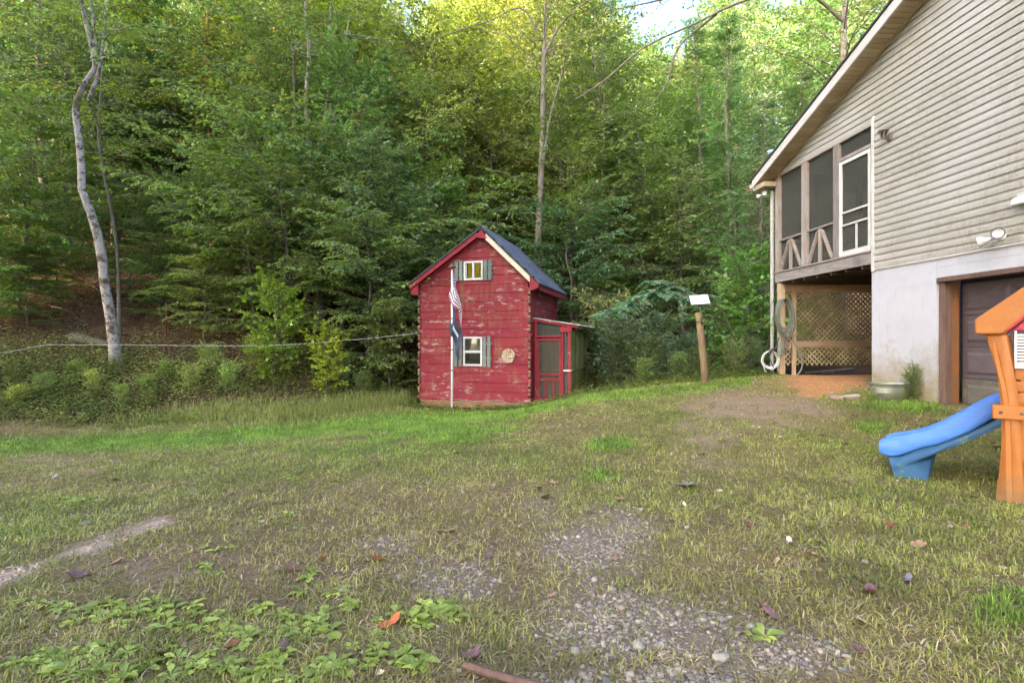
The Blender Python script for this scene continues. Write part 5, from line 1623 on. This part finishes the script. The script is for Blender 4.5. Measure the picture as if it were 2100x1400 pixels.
# tree behind the house whose long bough arches over towards the cabin
hero('forest_tree', 'big tree behind the house with a long dark bough arching left', [(1720, 700), (1722, 500), (1725, 300), (1730, 120), (1735, -40), (1738, -160)], 18.5, .24,
     dict(seed=83, base=.5, nl=34, L0=3.4, e0=.2, e1=.8, leaf=.125, ntw=22, tw=.85, nlv=9, flat=.35, shape='round',
          extra=[([(.2, 0, 11.6), (-1.5, -.3, 12.6), (-3.6, -.5, 12.0), (-5.2, -.6, 11.2), (-6.9, -.6, 10.4), (-8.2, -.6, 9.3), (-9.2, -.5, 8.7)], .06, False), ([(-4.4, -.5, 11.6), (-5.6, -.3, 10.6), (-6.0, -.2, 9.4), (-6.6, 0, 8.6)], .045, False),
                 ([(-2.2, -.4, 12.4), (-4.2, -.2, 12.7), (-6.5, 0, 12.3), (-8.0, 0, 12.0)], .05, True)]),
     (.10, .14, .03), 'bark', .05)

# ---- the rest of the wood, one individual at a time
def near_what(u):
    for lim, ph in ((60, 'around the dark mossy trunk'), (280, 'around the crooked pale tree'), (540, 'around the red barked trunk'), (780, 'near the twin stemmed tree'), (960, 'left of the cabin roof'), (1180, 'around the tall straight pale trunk'), (1330, 'right of the cabin roof'), (1480, 'behind the leaning post')):
        if u < lim: return ph
    return 'behind the house porch'
def how_far(Y):
    return 'at the wood edge' if Y < 21 else ('low on the slope' if Y < 26 else ('halfway up the slope' if Y < 40 else 'high on the hill'))
def tone(c):
    return 'yellowing' if c[0] > .12 else ('dark green' if c[0] < .08 else 'green')
def wood(kind, u, Y, s, color, under=False, **k):
    lab = tone(color) + (' layered understorey tree ' if under else ' tall leafy tree ') + how_far(Y) + ' ' + near_what(u)
    return place(kind, 'understorey_tree' if under else 'forest_tree', lab, 'tree', px(u, Y), Y, s, color, lab.replace('tree', 'trees'), tilt=.03, **k)
tall = ['tall_a', 'tall_b', 'tall_c', 'tall_d']
hts = dict(tall_a=15, tall_b=17, tall_c=13, tall_d=16)
def fit(kind, u, Y, vtop):
    """scale so that the crown top reaches photo row vtop"""
    zt = pz(vtop, Y) - gz(px(u, Y), Y)
    return zt / hts[kind]
def top_row(u):
    return np.interp(u, [-400, 0, 500, 740, 800, 860, 930, 1100, 1210, 1290, 1380, 1440, 1500, 1600, 1750, 1900, 2300], [-130, -120, -90, -60, 50, 65, -10, -30, 10, 90, 110, 70, -20, 10, -60, -60, -60])
cols3 = [GREEN, DEEP, YEL, (.12, .15, .02), (.095, .14, .03)]
r_ = np.random.default_rng(2024)
def rowof(Y, us, jit, kinds, dv=0, colw=None):
    for u in us:
        uu = u + r_.normal(0, jit); YY = Y + r_.normal(0, 1.0)
        k_ = kinds[r_.integers(len(kinds))]
        vt = float(top_row(uu)) + dv + abs(r_.normal(0, 28))
        s_ = fit(k_, uu, YY, vt)
        s_ = min(max(s_, .3), 1.9)
        if uu < 780: c_ = [GREEN, DEEP, (.095, .145, .022), GREEN][r_.integers(4)]
        elif uu < 1250: c_ = [YEL, (.125, .155, .034), (.145, .15, .034), GREEN][r_.integers(4)]
        else: c_ = [(.10, .135, .03), GREEN, DEEP, (.115, .14, .032)][r_.integers(4)]
        wood(k_, uu, YY, s_, c_)
rowof(22.5, [-160, 20, 190, 520, 730, 860, 980, 1240, 1380], 25, tall, 60)
rowof(28, [-120, 60, 200, 350, 480, 610, 720, 800, 910, 1030, 1170, 1280, 1400, 1500, 1640], 25, tall, 35)
rowof(35, [-150, 0, 130, 270, 410, 540, 680, 790, 890, 1000, 1090, 1190, 1300, 1410, 1520, 1640, 1760], 25, tall, 20)
rowof(45, [-60, 80, 220, 360, 500, 640, 770, 860, 960, 1060, 1160, 1260, 1360, 1470, 1590, 1720], 25, tall, 10)
rowof(57, [0, 150, 300, 450, 600, 740, 850, 950, 1050, 1150, 1260, 1360, 1460, 1580, 1700], 25, tall, 0)
rowof(70, [100, 300, 500, 690, 900, 1010, 1120, 1330, 1480, 1620], 25, ['tall_a', 'tall_b', 'tall_d'], 0)

# understorey in front
for (k_, u, Y, s_, c_) in [
    ('under_a', 40, 17.0, 1.0, GREEN), ('under_b', -60, 15.5, 1.0, GREEN), ('under_c', 330, 19.0, .50, GREEN), ('under_a', 430, 17.8, .66, (.075, .135, .035)), ('under_a', 520, 17.0, 1.02, (.085, .145, .035)),
    ('under_b', 590, 16.2, 1.05, GREEN), ('under_c', 700, 18.5, 1.0, (.09, .14, .035)), ('under_a', 770, 17.2, 1.0, DEEP), ('under_b', 760, 15.8, .95, GREEN), ('under_c', 850, 20.5, 1.0, (.10, .14, .03)),
    ('under_a', 900, 19.0, .95, GREEN), ('under_c', 1010, 21.5, .95, (.11, .14, .03)), ('under_c', 1190, 19.5, .95, (.095, .13, .035)), ('under_a', 1180, 18.0, .85, BLUE), ('under_c', 1320, 21.0, 1.0, GREEN), ('under_a', 1400, 19.5, .95, DEEP),
    ('under_c', 150, 20.5, 1.0, DEEP), ('under_b', 270, 18.6, .75, DEEP), ('under_c', 560, 21.5, 1.05, GREEN), ('under_b', 330, 17.4, .5, (.10, .15, .035)), ('under_b', 120, 18, .55, GREEN), ('under_b', 420, 16.4, .55, (.10, .15, .035)), ('under_b', 55, 16.4, .5, GREEN), ('under_c', 20, 24, 1.1, GREEN), ('under_a', 110, 23, 1.1, DEEP), ('under_b', 180, 25, 1.2, GREEN), ('under_c', -60, 22, 1.0, GREEN), ('under_b', 60, 20.5, .9, (.10, .15, .03)), ('under_b', 480, 19.5, 1.0, (.10, .155, .04)), ('under_b', 660, 19.8, 1.1, (.10, .155, .04))]:
    wood(k_, u, Y, s_, c_, True)
for u in range(-100, 1480, 88):
    for Y0_ in (24.0, 30.5):
        uu = u + r_.normal(0, 25) + (40 if Y0_ > 25 else 0)
        if Y0_ < 25 and 270 < uu < 470: continue
        wood(['under_a', 'under_c', 'under_c'][r_.integers(3)], uu, Y0_ + r_.normal(0, 1), r_.uniform(.9, 1.35), [GREEN, DEEP, (.10, .14, .03)][r_.integers(3)], True)
# unseen trees added left of and behind the camera to block the low sun
for (x_, y_) in [(-20, -5), (-22, -10), (-20, -15), (-24, -20), (-22, -27), (-18, -32), (-12, -34), (-27, -5), (-28, -12), (-29, -18), (-30, -25), (-28, -33), (-36, -4), (-35, -10), (-36, -16), (-38, -24), (-38, -33), (-44, -2), (-44, -12), (-45, -24), (-45, -36), (-24, -14), (-26, -22), (-31, -8), (-32, -14), (-33, -21), (-40, -7), (-41, -14), (-40, -20), (-34, -29), (-50, -18), (-50, -30), (-24, -38), (-32, -40), (-17, -24), (-15, -40)]:
    k_ = ['tall_a', 'tall_b', 'tall_d'][r_.integers(3)]
    place(k_, 'forest_tree', 'unseen tall tree added left of the yard to block the sun', 'tree', x_ + r_.normal(0, .8), y_ + r_.normal(0, .8), r_.uniform(1.55, 1.8), GREEN, 'unseen trees added to shade the yard', tilt=.03)
# feathery conifers behind the porch corner
for (k_, u, Y, s_) in (('pine_a', 1500, 18.5, 1.0), ('pine_b', 1560, 17.0, .95), ('pine_a', 1450, 21.0, 1.05), ('pine_b', 1640, 19.0, 1.1), ('pine_b', 1505, 16.2, .62)):
    place(k_, 'conifer_tree', 'feathery soft needled conifer behind the porch corner', 'tree', px(u, Y), Y, s_, (.06, .115, .03), 'conifers behind the porch', leafm='needle', tilt=.02)

# ---- shrubs, each its own plant
place('maple_sapling', 'maple_sapling', 'yellowing broad leaved sapling at the bank below the cable', 'shrub', px(560, 14.4), 14.4, .85, (.14, .19, .022))
place('shrub_b', 'leafy_shrub', 'low yellow flecked shrub beside the yellowing sapling', 'shrub', px(670, 14.3), 14.3, .68, (.16, .20, .022))
place('shrub_b', 'leafy_shrub', 'pale round leaved shrub next to the cabin corner', 'shrub', px(800, 15.3), 15.3, .95, (.14, .18, .05))
place('maple_sapling', 'maple_sapling', 'bright green lobed leaf sapling beside the house downspout', 'shrub', px(1545, 14.8), 14.8, 1.05, (.088, .155, .035))
place('maple_sapling', 'maple_sapling', 'bright green sapling behind the leaning post', 'shrub', px(1490, 15.6), 15.6, .75, (.085, .145, .035))
for (u, Y, s_) in ((1262, 14.6, .75), (1310, 14.0, .62), (1350, 14.2, .62), (1232, 16.4, .85), (1410, 14.6, .6), (1275, 15.8, .9), (1345, 16.2, .95)):
    place('rhodo', 'rhododendron', 'dark leathery leaved shrub behind the lawn crest right of the cabin', 'shrub', px(u, Y), Y, s_, (.055, .095, .035), 'dark shrubs right of the cabin', leafm='leaf_glossy')
place('rhodo', 'rhododendron', 'taller shrub with yellow tipped leaf whorls above the lean-to roof', 'shrub', px(1238, 17.2), 17.2, 1.25, (.14, .16, .05), leafm='leaf_glossy')
for (u, Y, s_) in ((90, 13.0, .40), (190, 13.4, .34), (300, 13.6, .42), (395, 13.8, .5), (470, 13.9, .44), (30, 12.6, .38), (340, 14.6, .36), (150, 14.2, .36), (700, 15.0, .5), (-40, 13.2, .45), (430, 14.6, .5), (250, 13.1, .3), (520, 15.0, .5), (740, 14.7, .45)):
    place('shrub_a', 'weed_shrub', 'leafy green weed shrub on the bank left of the cabin', 'shrub', px(u, Y), Y, s_, (.15, .205, .045), 'weed shrubs on the left bank', sz=s_ * tr_rng.uniform(.7, 1.2))
for (u, Y, s_) in ((1440, 13.9, .5), (1500, 13.7, .55), (1390, 13.4, .45), (1320, 13.2, .42), (1545, 14.1, .6)):
    place('shrub_a', 'weed_shrub', 'low leafy weed shrub behind the leaning post', 'shrub', px(u, Y), Y, s_, (.075, .13, .03), 'weed shrubs behind the post')

# mimosa with drooping blue green fern leaves
def mimosa():
    r = np.random.default_rng(8)
    Y = 13.6
    def P(u, v, dy=0.0): return np.array([px(u, Y + dy), Y + dy, pz(v, Y + dy)])
    base = np.array([px(1510, Y + 1.6), Y + 1.6, gz(px(1510, Y + 1.6), Y + 1.6)])
    main = smooth_path([base, P(1500, 680, 1.4), P(1465, 622, .7), P(1400, 605, .1), P(1340, 600, 0), P(1290, 625, -.05), P(1230, 655, -.1)], 24)
    second = smooth_path([P(1400, 605, .1), P(1370, 590, 0), P(1340, 580, 0)], 8)
    brs = [(main - base, np.linspace(.035, .008, 24), 6), (second - base, np.linspace(.015, .006, 8), 5)]
    out = dict(lf=[], rn=[], tw=[])
    fr = []
    for i in range(230):
        t = r.random()
        if t < .78:
            j = 9 + int(r.random() * 14); p = main[j]
        else:
            p = second[int(r.random() * 8)]
        az = r.uniform(0, 2 * np.pi); L = r.uniform(.28, .5)
        d = np.array([math.cos(az) * 1.2, math.sin(az) * .8, r.uniform(-.25, .3)]); d /= np.linalg.norm(d)
        pts = smooth_path([p, p + d * L * .5 + [0, 0, .03], p + d * L + [0, 0, -.12 * r.uniform(.3, 1.4)]], 6)
        spray(r, pts - base, out, 18, .16, 16, .045, .42, .05, .1, .1, (1.0, 1.3), .08)
    return finish('mimosa', out, brs), base
mm, mb = mimosa()
place(mm, 'mimosa_tree', 'slanting sapling with blue green fern like leaves reaching over the lean-to roof', 'shrub', mb[0], mb[1], 1.0, (.10, .19, .175), None, 0.0, 'bark_twig', sink=0)

# weed beside the tub, against the wall
place('shrub_a', 'wall_weed', 'straggly weed growing against the white block wall behind the tub', 'shrub', 6.86, 9.2, .2, (.10, .14, .05), rz=1.0, sz=.3)
place('shrub_a', 'wall_weed', 'small leafy weed in front of the galvanised tub', 'shrub', 6.22, 9.25, .11, (.11, .18, .03), rz=2.0)
place('shrub_a', 'wall_weed', 'thin weed between the tub and the garage jamb', 'shrub', 6.93, 9.25, .24, (.11, .15, .05), rz=4.0, sz=.36)

# vine climbing the thin stem left of the twin tree, fallen trunks and branches
def stick(name, label, pts, r0, mat='bark_twig', extra=()):
    parts = [tube_np(smooth_path(pts, 16), np.linspace(r0, r0 * .55, 16), 8)]
    for e in extra: parts.append(tube_np(smooth_path(e, 8), np.linspace(r0 * .4, r0 * .15, 8), 6))
    V, Fq = join_np(parts)
    return tag(link(name, np_mesh(name, V, Fq, smooth=True), M[mat]), label, 'branch')
def gp(u, v, dz=.06):
    x, y, z = pix2ground(u, v)
    return (x, y, z + dz)
stick('fallen_branch', 'fallen pale forked branch on the leaf covered slope', [gp(430, 566, .5), gp(450, 575, .35), gp(470, 590, .2), gp(490, 600, .1)], .06, 'bark_pale', [[gp(425, 558, .5), gp(452, 570, .4), gp(478, 580, .35)]])
stick('fallen_log', 'mossy fallen log lying behind the crooked pale tree', [gp(150, 700, .12), gp(190, 708, .12), gp(225, 716, .12)], .16, 'bark_pale')
stick('fallen_branch', 'thin reddish dead twig standing in the weeds', [gp(341, 690, 0), (px(341, 15.5), 15.5, pz(650, 15.5)), (px(340, 15.6), 15.6, pz(620, 15.6))], .025, 'bark_red', [[(px(341, 15.5), 15.5, pz(655, 15.5)), (px(320, 15.6), 15.6, pz(640, 15.6)), (px(305, 15.6), 15.6, pz(630, 15.6))], [(px(341, 15.5), 15.5, pz(660, 15.5)), (px(365, 15.6), 15.6, pz(642, 15.6)), (px(385, 15.6), 15.6, pz(636, 15.6))]])
for (u, v, a, L) in ((90, 590, .4, 1.4), (130, 640, -.3, 1.1), (300, 620, .2, 1.0), (200, 600, -.6, 1.3)):
    x, y, z = pix2ground(u, v)
    dx, dy = math.cos(a) * L / 2, math.sin(a) * L / 2
    stick('fallen_branch', 'dead branch lying on the brown leaf litter of the slope', [(x - dx, y - dy, gz(x - dx, y - dy) + .05), (x, y, z + .1), (x + dx, y + dy, gz(x + dx, y + dy) + .06)], .028)['group'] = 'dead branches on the leaf litter'

# ------------------------------------------------------------------ bank weeds, tall grass, leaf litter
def herbs(n, region):
    x = rng.uniform(-16, 8.5, n); y = rng.uniform(10.8, 19.0, n)
    e = edge_y(x)
    d = y - e
    ok = (d > -.05) & ~blocked(x, y) & (x < 6.6)
    left = x < 1.0
    p = np.where(left, np.clip(1.15 - d / 4.5, .04, 1), np.clip(1.2 - d / 3.6, .1, 1))
    p *= np.clip(fbm(x, y, 1.1, 3) * 2.2 - .35, .1, 1)
    ok &= rng.random(n) < p
    x, y, d = x[ok], y[ok], d[ok]
    m = len(x)
    z = gz(x, y)
    hgt = np.clip(.10 + d * .16, .08, .55) * rng.uniform(.5, 1.25, m)
    K = 10
    ii = np.repeat(np.arange(m), K)
    k = np.tile(np.arange(K), m)
    az = rng.uniform(0, 6.28, m)[ii] + k * 2.4 + rng.normal(0, .3, m * K)
    f = (k + .5) / K
    rad = (.03 + .13 * np.sin(np.clip(f * 1.1 + .15, 0, 1) * np.pi)) * rng.uniform(.5, 1.4, m * K) * (.6 + hgt[ii])
    base = np.stack([x[ii] + np.cos(az) * rad * .6, y[ii] + np.sin(az) * rad * .6, z[ii] + hgt[ii] * f], 1)
    dr = norm(np.stack([np.cos(az), np.sin(az), rng.uniform(-.35, .5, m * K)], 1))
    nr = norm(np.stack([rng.normal(0, .35, m * K), rng.normal(0, .35, m * K), np.ones(m * K)], 1))
    ln = rng.uniform(.045, .10, m * K) * (.7 + .6 * hgt[ii])
    V, Fq = leaf_quads(base, dr, nr, ln, ln * rng.uniform(.4, .7, m * K))
    t = fbm(x + 5, y, .8, 3)
    c = lerp(C3(.15, .23, .05), C3(.30, .33, .09), np.clip(t * 1.8 - .35, 0, 1))
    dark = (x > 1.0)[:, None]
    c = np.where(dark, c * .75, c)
    c = c * rng.uniform(.6, 1.35, m)[:, None]
    cc = c[ii] * rng.uniform(.75, 1.25, m * K)[:, None]
    yl = rng.random(m * K) > .985
    cc[yl] = (.30, .20, .03)
    return np_mesh('bank_weeds', V, Fq, cols=np.repeat(cc, 4, 0))
tag(link('bank_weeds', herbs(36000, None), M['grass']), 'tangled green weeds covering the bank at the wood edge', 'weeds', kind='stuff')

# tall dry grass fringe along the bank
n = 26000
x = rng.uniform(-9.5, 6.6, n); d = rng.normal(.25, .38, n); y = edge_y(x) + d
w_ = np.clip(np.interp(x, [-9.5, -7, -5, -3, -2.6, 0.5, 1.2, 2.5, 5, 6.6], [.25, .7, 1, 1, .0, .0, .45, .6, .6, .25]), 0, 1)
ok = (rng.random(n) < w_) & ~blocked(x, y)
x, y, d = x[ok], y[ok], d[ok]
n = len(x)
tall_ = np.interp(x, [-9.5, -5.5, -3, -2, 1, 6.6], [.16, .34, .40, .2, .16, .16])
h = tall_ * rng.uniform(.4, 1.25, n) * np.clip(.55 + d, .35, 1.1)
col = lerp(C3(.21, .30, .05), C3(.48, .43, .17), np.clip(rng.random(n) * (x < -1.5) + .1 * (x >= -1.5), 0, 1)) * rng.uniform(.7, 1.35, n)[:, None]
me = blades_mesh('tall_grass', x, y, gz(x, y), h, rng.uniform(.006, .013, n), rng.uniform(0, 6.28, n), np.abs(rng.normal(.25, .25, n)), col, .5, -.01)
tag(link('tall_grass', me, M['grass']), 'tall yellowish seeding grass along the lawn edge', 'grass', kind='stuff')

# leaf litter on the wooded slope and strewn bits on the lawn
n = 30000
y = 12.5 + 20 * rng.random(n) ** 1.4; x = (rng.random(n) * 2 - 1) * (y * .95 + 1)
ok = (y > edge_y(x) + .8) & ~blocked(x, y)
x, y = x[ok], y[ok]; n = len(x)
z = gz(x, y) + rng.uniform(.01, .04, n)
az = rng.uniform(0, 6.28, n)
dr = norm(np.stack([np.cos(az), np.sin(az), rng.normal(0, .25, n)], 1))
nr = norm(np.stack([rng.normal(0, .4, n), rng.normal(0, .4, n) - .3, np.ones(n)], 1))
ln = rng.uniform(.07, .15, n)
V, Fq = leaf_quads(np.stack([x, y, z], 1), dr, nr, ln, ln * rng.uniform(.45, .7, n), .1)
c = lerp(C3(.10, .055, .035), C3(.24, .13, .085), rng.random(n)) * rng.uniform(.6, 1.3, n)[:, None]
tag(link('leaf_litter', np_mesh('leaf_litter', V, Fq, cols=np.repeat(c, 4, 0)), M['cloth']), 'brown dead leaf litter on the wooded slope', 'leaf litter', kind='stuff')
n = 5200
x, y = sample_yard(n, 2.0, 13, 1.5)
ok = (y < edge_y(x)) & ~blocked(x, y)
x, y = x[ok], y[ok]; n = len(x)
z = gz(x, y) + .012
az = rng.uniform(0, 6.28, n)
dr = norm(np.stack([np.cos(az), np.sin(az), rng.normal(0, .15, n)], 1)); nr = norm(np.stack([rng.normal(0, .3, n), rng.normal(0, .3, n), np.ones(n)], 1))
ln = rng.uniform(.012, .035, n)
V, Fq = leaf_quads(np.stack([x, y, z], 1), dr, nr, ln, ln * .5, .1)
c = lerp(C3(.11, .06, .04), C3(.40, .33, .22), rng.random(n) ** 1.6)
tag(link('lawn_debris', np_mesh('lawn_debris', V, Fq, cols=np.repeat(c, 4, 0)), M['cloth']), 'small dry leaf scraps strewn over the lawn', 'debris', kind='stuff')

# ------------------------------------------------------------------ broadleaf rosette weeds in the lawn
def rosette(seed, nl, L):
    r = np.random.default_rng(seed)
    Vs, Fs, Rn, o = [], [], [], 0
    for i in range(nl):
        a = i * 2.4 + r.normal(0, .25); l = L * r.uniform(.6, 1.15); w = l * r.uniform(.38, .5)
        el = r.uniform(.15, .65)
        d = np.array([math.cos(a), math.sin(a), 0]); s = np.array([-math.sin(a), math.cos(a), 0])
        rows = []
        for t, wf in ((0, .10), (.22, .16), (.42, .75), (.65, 1.0), (.85, .72), (1.0, .06)):
            c = d * l * t * math.cos(el * (1 - t * .8)) + np.array([0, 0, l * (math.sin(el) * t - .45 * t * t * math.sin(el) - .12 * t ** 3)])
            c[2] += .006
            rows += [c - s * w / 2 * wf + [0, 0, .12 * w * wf + r.normal(0, .002)], c, c + s * w / 2 * wf + [0, 0, .12 * w * wf + r.normal(0, .002)]]
        V = np.array(rows); idx = np.arange(18).reshape(6, 3)
        Fq = np.stack([idx[:-1, :-1], idx[:-1, 1:], idx[1:, 1:], idx[1:, :-1]], -1).reshape(-1, 4)
        Vs.append(V); Fs.append(Fq + o); o += 18; Rn += [r.random() * .9] * 18
    return np_mesh('rosette', np.concatenate(Vs), np.concatenate(Fs), {'rnd': np.array(Rn)}, smooth=True)
ros = [rosette(1, 7, .085), rosette(2, 9, .075), rosette(3, 6, .10), rosette(4, 8, .06)]
for q in ros: q.materials.append(M['leaf'])
pr = random.Random(21)
spots = []
PATCH = 'in the dense weed patch on the thin foreground lawn'
def cluster(cu, cv, ru, rv, n):
    for _ in range(n):
        a = pr.uniform(0, 6.28); q = math.sqrt(pr.random())
        spots.append((cu + ru * q * math.cos(a), cv + rv * q * math.sin(a), PATCH))
cluster(310, 1265, 150, 30, 24); cluster(560, 1290, 120, 40, 22); cluster(870, 1265, 70, 28, 16); cluster(810, 1360, 75, 32, 13); cluster(250, 1365, 260, 34, 48); cluster(590, 1370, 140, 30, 26); cluster(700, 1300, 90, 60, 8)
PATCH = 'beside the pale sandy strip'
cluster(415, 1172, 40, 12, 6); cluster(150, 1030, 70, 10, 8); cluster(430, 1130, 60, 10, 4); cluster(650, 1200, 60, 30, 6); cluster(200, 1265, 90, 25, 8); cluster(80, 1250, 60, 20, 5)
PATCH = 'in the green grass before the red cabin'
cluster(1010, 900, 80, 20, 8); cluster(900, 925, 90, 15, 8); cluster(640, 985, 60, 12, 5)
PATCH = 'growing out of the gravel edge'
cluster(1550, 1310, 30, 8, 2)
PATCH = 'in the bare middle of the lawn'
cluster(600, 1075, 80, 20, 5)
for (u, v, PATCH) in spots:
    x, y, z = pix2ground(u, v)
    o = link('broadleaf_weed', ros[pr.randrange(4)], None, None, (x, y, z + .005))
    o.rotation_euler = (pr.gauss(0, .08), pr.gauss(0, .08), pr.uniform(0, 6.28))
    s_ = pr.uniform(.5, 1.1) * (1.25 if v < 1000 else 1)
    o.scale = (s_, s_, s_)
    g_ = pr.uniform(.75, 1.2)
    o.color = (.22 * g_, .265 * g_, .06 * g_, 1)
    tag(o, 'broadleaf rosette weed ' + PATCH, 'weed', 'broadleaf weeds ' + PATCH)

# ------------------------------------------------------------------ fallen leaves
def fallen(seed, lobed=True, curl=.25):
    r = np.random.default_rng(seed)
    n = 30
    a = np.linspace(0, 2 * np.pi, n, endpoint=False)
    if lobed:
        rad = .55 + .38 * np.abs(np.cos(a * 2.5)) ** .8 + r.normal(0, .05, n)
        rad[np.abs((a + .1) % (2 * np.pi)) < .25] *= .6
    else:
        rad = .34 + .62 * np.abs(np.cos(a)) ** 1.5 + r.normal(0, .025, n)
    x = rad * np.cos(a); y = rad * np.sin(a) * (1 if lobed else .75)
    ring = np.c_[x, y]; mid = ring * .5
    def z_(p): return curl * (p[:, 0] ** 2 * r.uniform(.4, 1.2) - .1) + curl * .9 * p[:, 1] ** 2 * r.uniform(-.1, 1.2) + r.normal(0, .03, len(p)) * np.hypot(p[:, 0], p[:, 1])
    V = np.vstack([np.c_[ring, z_(ring)], np.c_[mid, z_(mid)], [[0, 0, 0]]])
    Fc = []
    for i in range(n):
        j = (i + 1) % n
        Fc += [(i, j, n + j), (i, n + j, n + i), (n + i, n + j, 2 * n)]
    return np_mesh('fallen_leaf', V, np.array(Fc), smooth=True)
FL = [fallen(1), fallen(2, True, .45), fallen(3, False, .3), fallen(4, True, .15), fallen(5, False, .5)]
for q in FL: q.materials.append(M['dead_leaf'])
LC = dict(red=((.20, .055, .04), 'reddish brown'), brown=((.17, .09, .055), 'dark brown'), tan=((.36, .20, .12), 'tan'), purple=((.17, .085, .085), 'purplish brown'), orange=((.34, .10, .03), 'rust orange'), pale=((.50, .42, .28), 'pale buff'), yellow=((.42, .28, .05), 'yellow'), grey=((.22, .19, .20), 'greyish'))
leaves = [(1120, 1022, 14, 'purple'), (1105, 1005, 9, 'red'), (915, 1092, 19, 'tan'), (775, 1150, 17, 'orange'), (800, 1282, 24, 'orange'), (825, 1275, 16, 'brown'), (968, 1350, 22, 'purple'), (1585, 1268, 27, 'purple'), (1570, 1255, 15, 'red'), (1785, 1218, 26, 'purple'),
 (240, 1155, 13, 'tan'), (155, 1187, 20, 'purple'), (660, 1147, 15, 'orange'), (600, 1170, 20, 'brown'), (402, 1275, 12, 'red'), (478, 1325, 16, 'red'), (235, 1308, 17, 'brown'), (582, 1337, 25, 'purple'), (325, 1350, 20, 'purple'), (1832, 1085, 16, 'red'), (1883, 1123, 16, 'tan'), (1668, 1147, 12, 'orange'), (1592, 1157, 12, 'tan'), (1677, 1117, 11, 'red'), (1537, 1083, 10, 'red'),
 (1412, 1000, 28, 'grey'), (1990, 1023, 13, 'purple'), (1862, 1195, 18, 'grey'), (1772, 1280, 18, 'pale'), (1405, 1040, 9, 'pale'), (1475, 1009, 8, 'pale'), (1652, 1046, 6, 'pale'), (1210, 1052, 12, 'brown'), (1135, 993, 11, 'tan'), (1143, 967, 11, 'purple'), (1010, 1004, 6, 'tan'), (1075, 1008, 9, 'brown'), (846, 1052, 8, 'tan'), (1262, 1152, 9, 'tan'), (1345, 1070, 9, 'brown'), (1130, 1225, 11, 'tan'), (720, 1350, 11, 'brown'),
 (1055, 955, 7, 'pale'), (1760, 1340, 18, 'purple'), (1620, 1115, 14, 'pale'), (470, 1015, 9, 'brown'), (235, 988, 9, 'brown'), (620, 945, 8, 'brown'), (560, 1077, 9, 'yellow'), (535, 1073, 7, 'pale'), (2045, 920, 12, 'tan'), (1960, 930, 8, 'brown'), (1825, 848, 7, 'yellow'), (1600, 900, 8, 'pale'), (1480, 905, 8, 'brown'), (1690, 895, 9, 'brown'), (1350, 905, 6, 'pale'), (1270, 1028, 11, 'tan'), (1000, 1145, 14, 'purple'), (860, 1085, 8, 'brown'), (940, 1198, 12, 'purple'), (175, 1075, 9, 'grey'), (1440, 935, 9, 'purple'), (1410, 960, 9, 'red'), (90, 1250, 12, 'red'), (1560, 880, 7, 'pale'), (1320, 835, 7, 'pale'), (780, 1390, 10, 'pale')]
for _ in range(70):
    leaves.append((pr.uniform(20, 2080), 880 + 500 * pr.random() ** 1.1, pr.uniform(4, 9), pr.choice(['brown', 'tan', 'red', 'purple', 'brown', 'tan', 'grey'])))
leaves = [l for l in leaves if not (l[0] > 1900 and l[1] < 1000 and l[2] < 9)]
for i, (u, v, hw, c) in enumerate(leaves):
    x, y, z = pix2ground(u, v)
    s_ = hw / F * y * 1.05
    o = link('fallen_leaf', FL[i % 5], None, None, (x, y, z + .012 + .12 * s_))
    o.scale = (s_, s_, s_)
    o.rotation_euler = (pr.gauss(-.12, .2), pr.gauss(0, .2), pr.uniform(0, 6.28))
    q, nm = LC[c]
    g_ = pr.uniform(.8, 1.2)
    o.color = (q[0] * g_, q[1] * g_, q[2] * g_, 1)
    tag(o, nm + ' fallen leaf lying on the lawn', 'leaf', nm + ' fallen leaves')
# bent brown stick at the very front
x0, y0, _ = pix2ground(960, 1385)
sp = [(x0 - .02, y0 + .02, gz(x0, y0) + .035), (x0 + .15, y0 - .07, gz(x0 + .15, y0) + .04), (x0 + .45, y0 - .15, gz(x0 + .45, y0) + .03), (x0 + .9, y0 - .17, gz(x0 + .9, y0 - .17) + .03), (x0 + 1.2, y0 - .15, gz(x0 + 1.2, y0) + .02)]
tag(link('stick', tube_me(smooth_path(sp, 24), np.linspace(.016, .024, 24), 8), M['jamb']), 'bent brown stick lying on the gravel', 'stick')
# pale stones on the dirt
for (u, v, s_) in ((1705, 808, .05), (1830, 925, .03), (1255, 1212, .03), (700, 1215, .025), (1540, 1290, .035), (1480, 1360, .04), (1180, 1340, .03), (1310, 1330, .035)):
    x, y, z = pix2ground(u, v)
    o = link('loose_stone', rock_me(u, s_, s_ * .8, s_ * .6, 2), M['gravel'] if False else M['stone_pale'], None, (x, y, z + s_ * .25), True)
    o.rotation_euler = (0, 0, u)
    tag(o, 'small pale loose stone lying on the ground', 'stone', 'small pale loose stones')
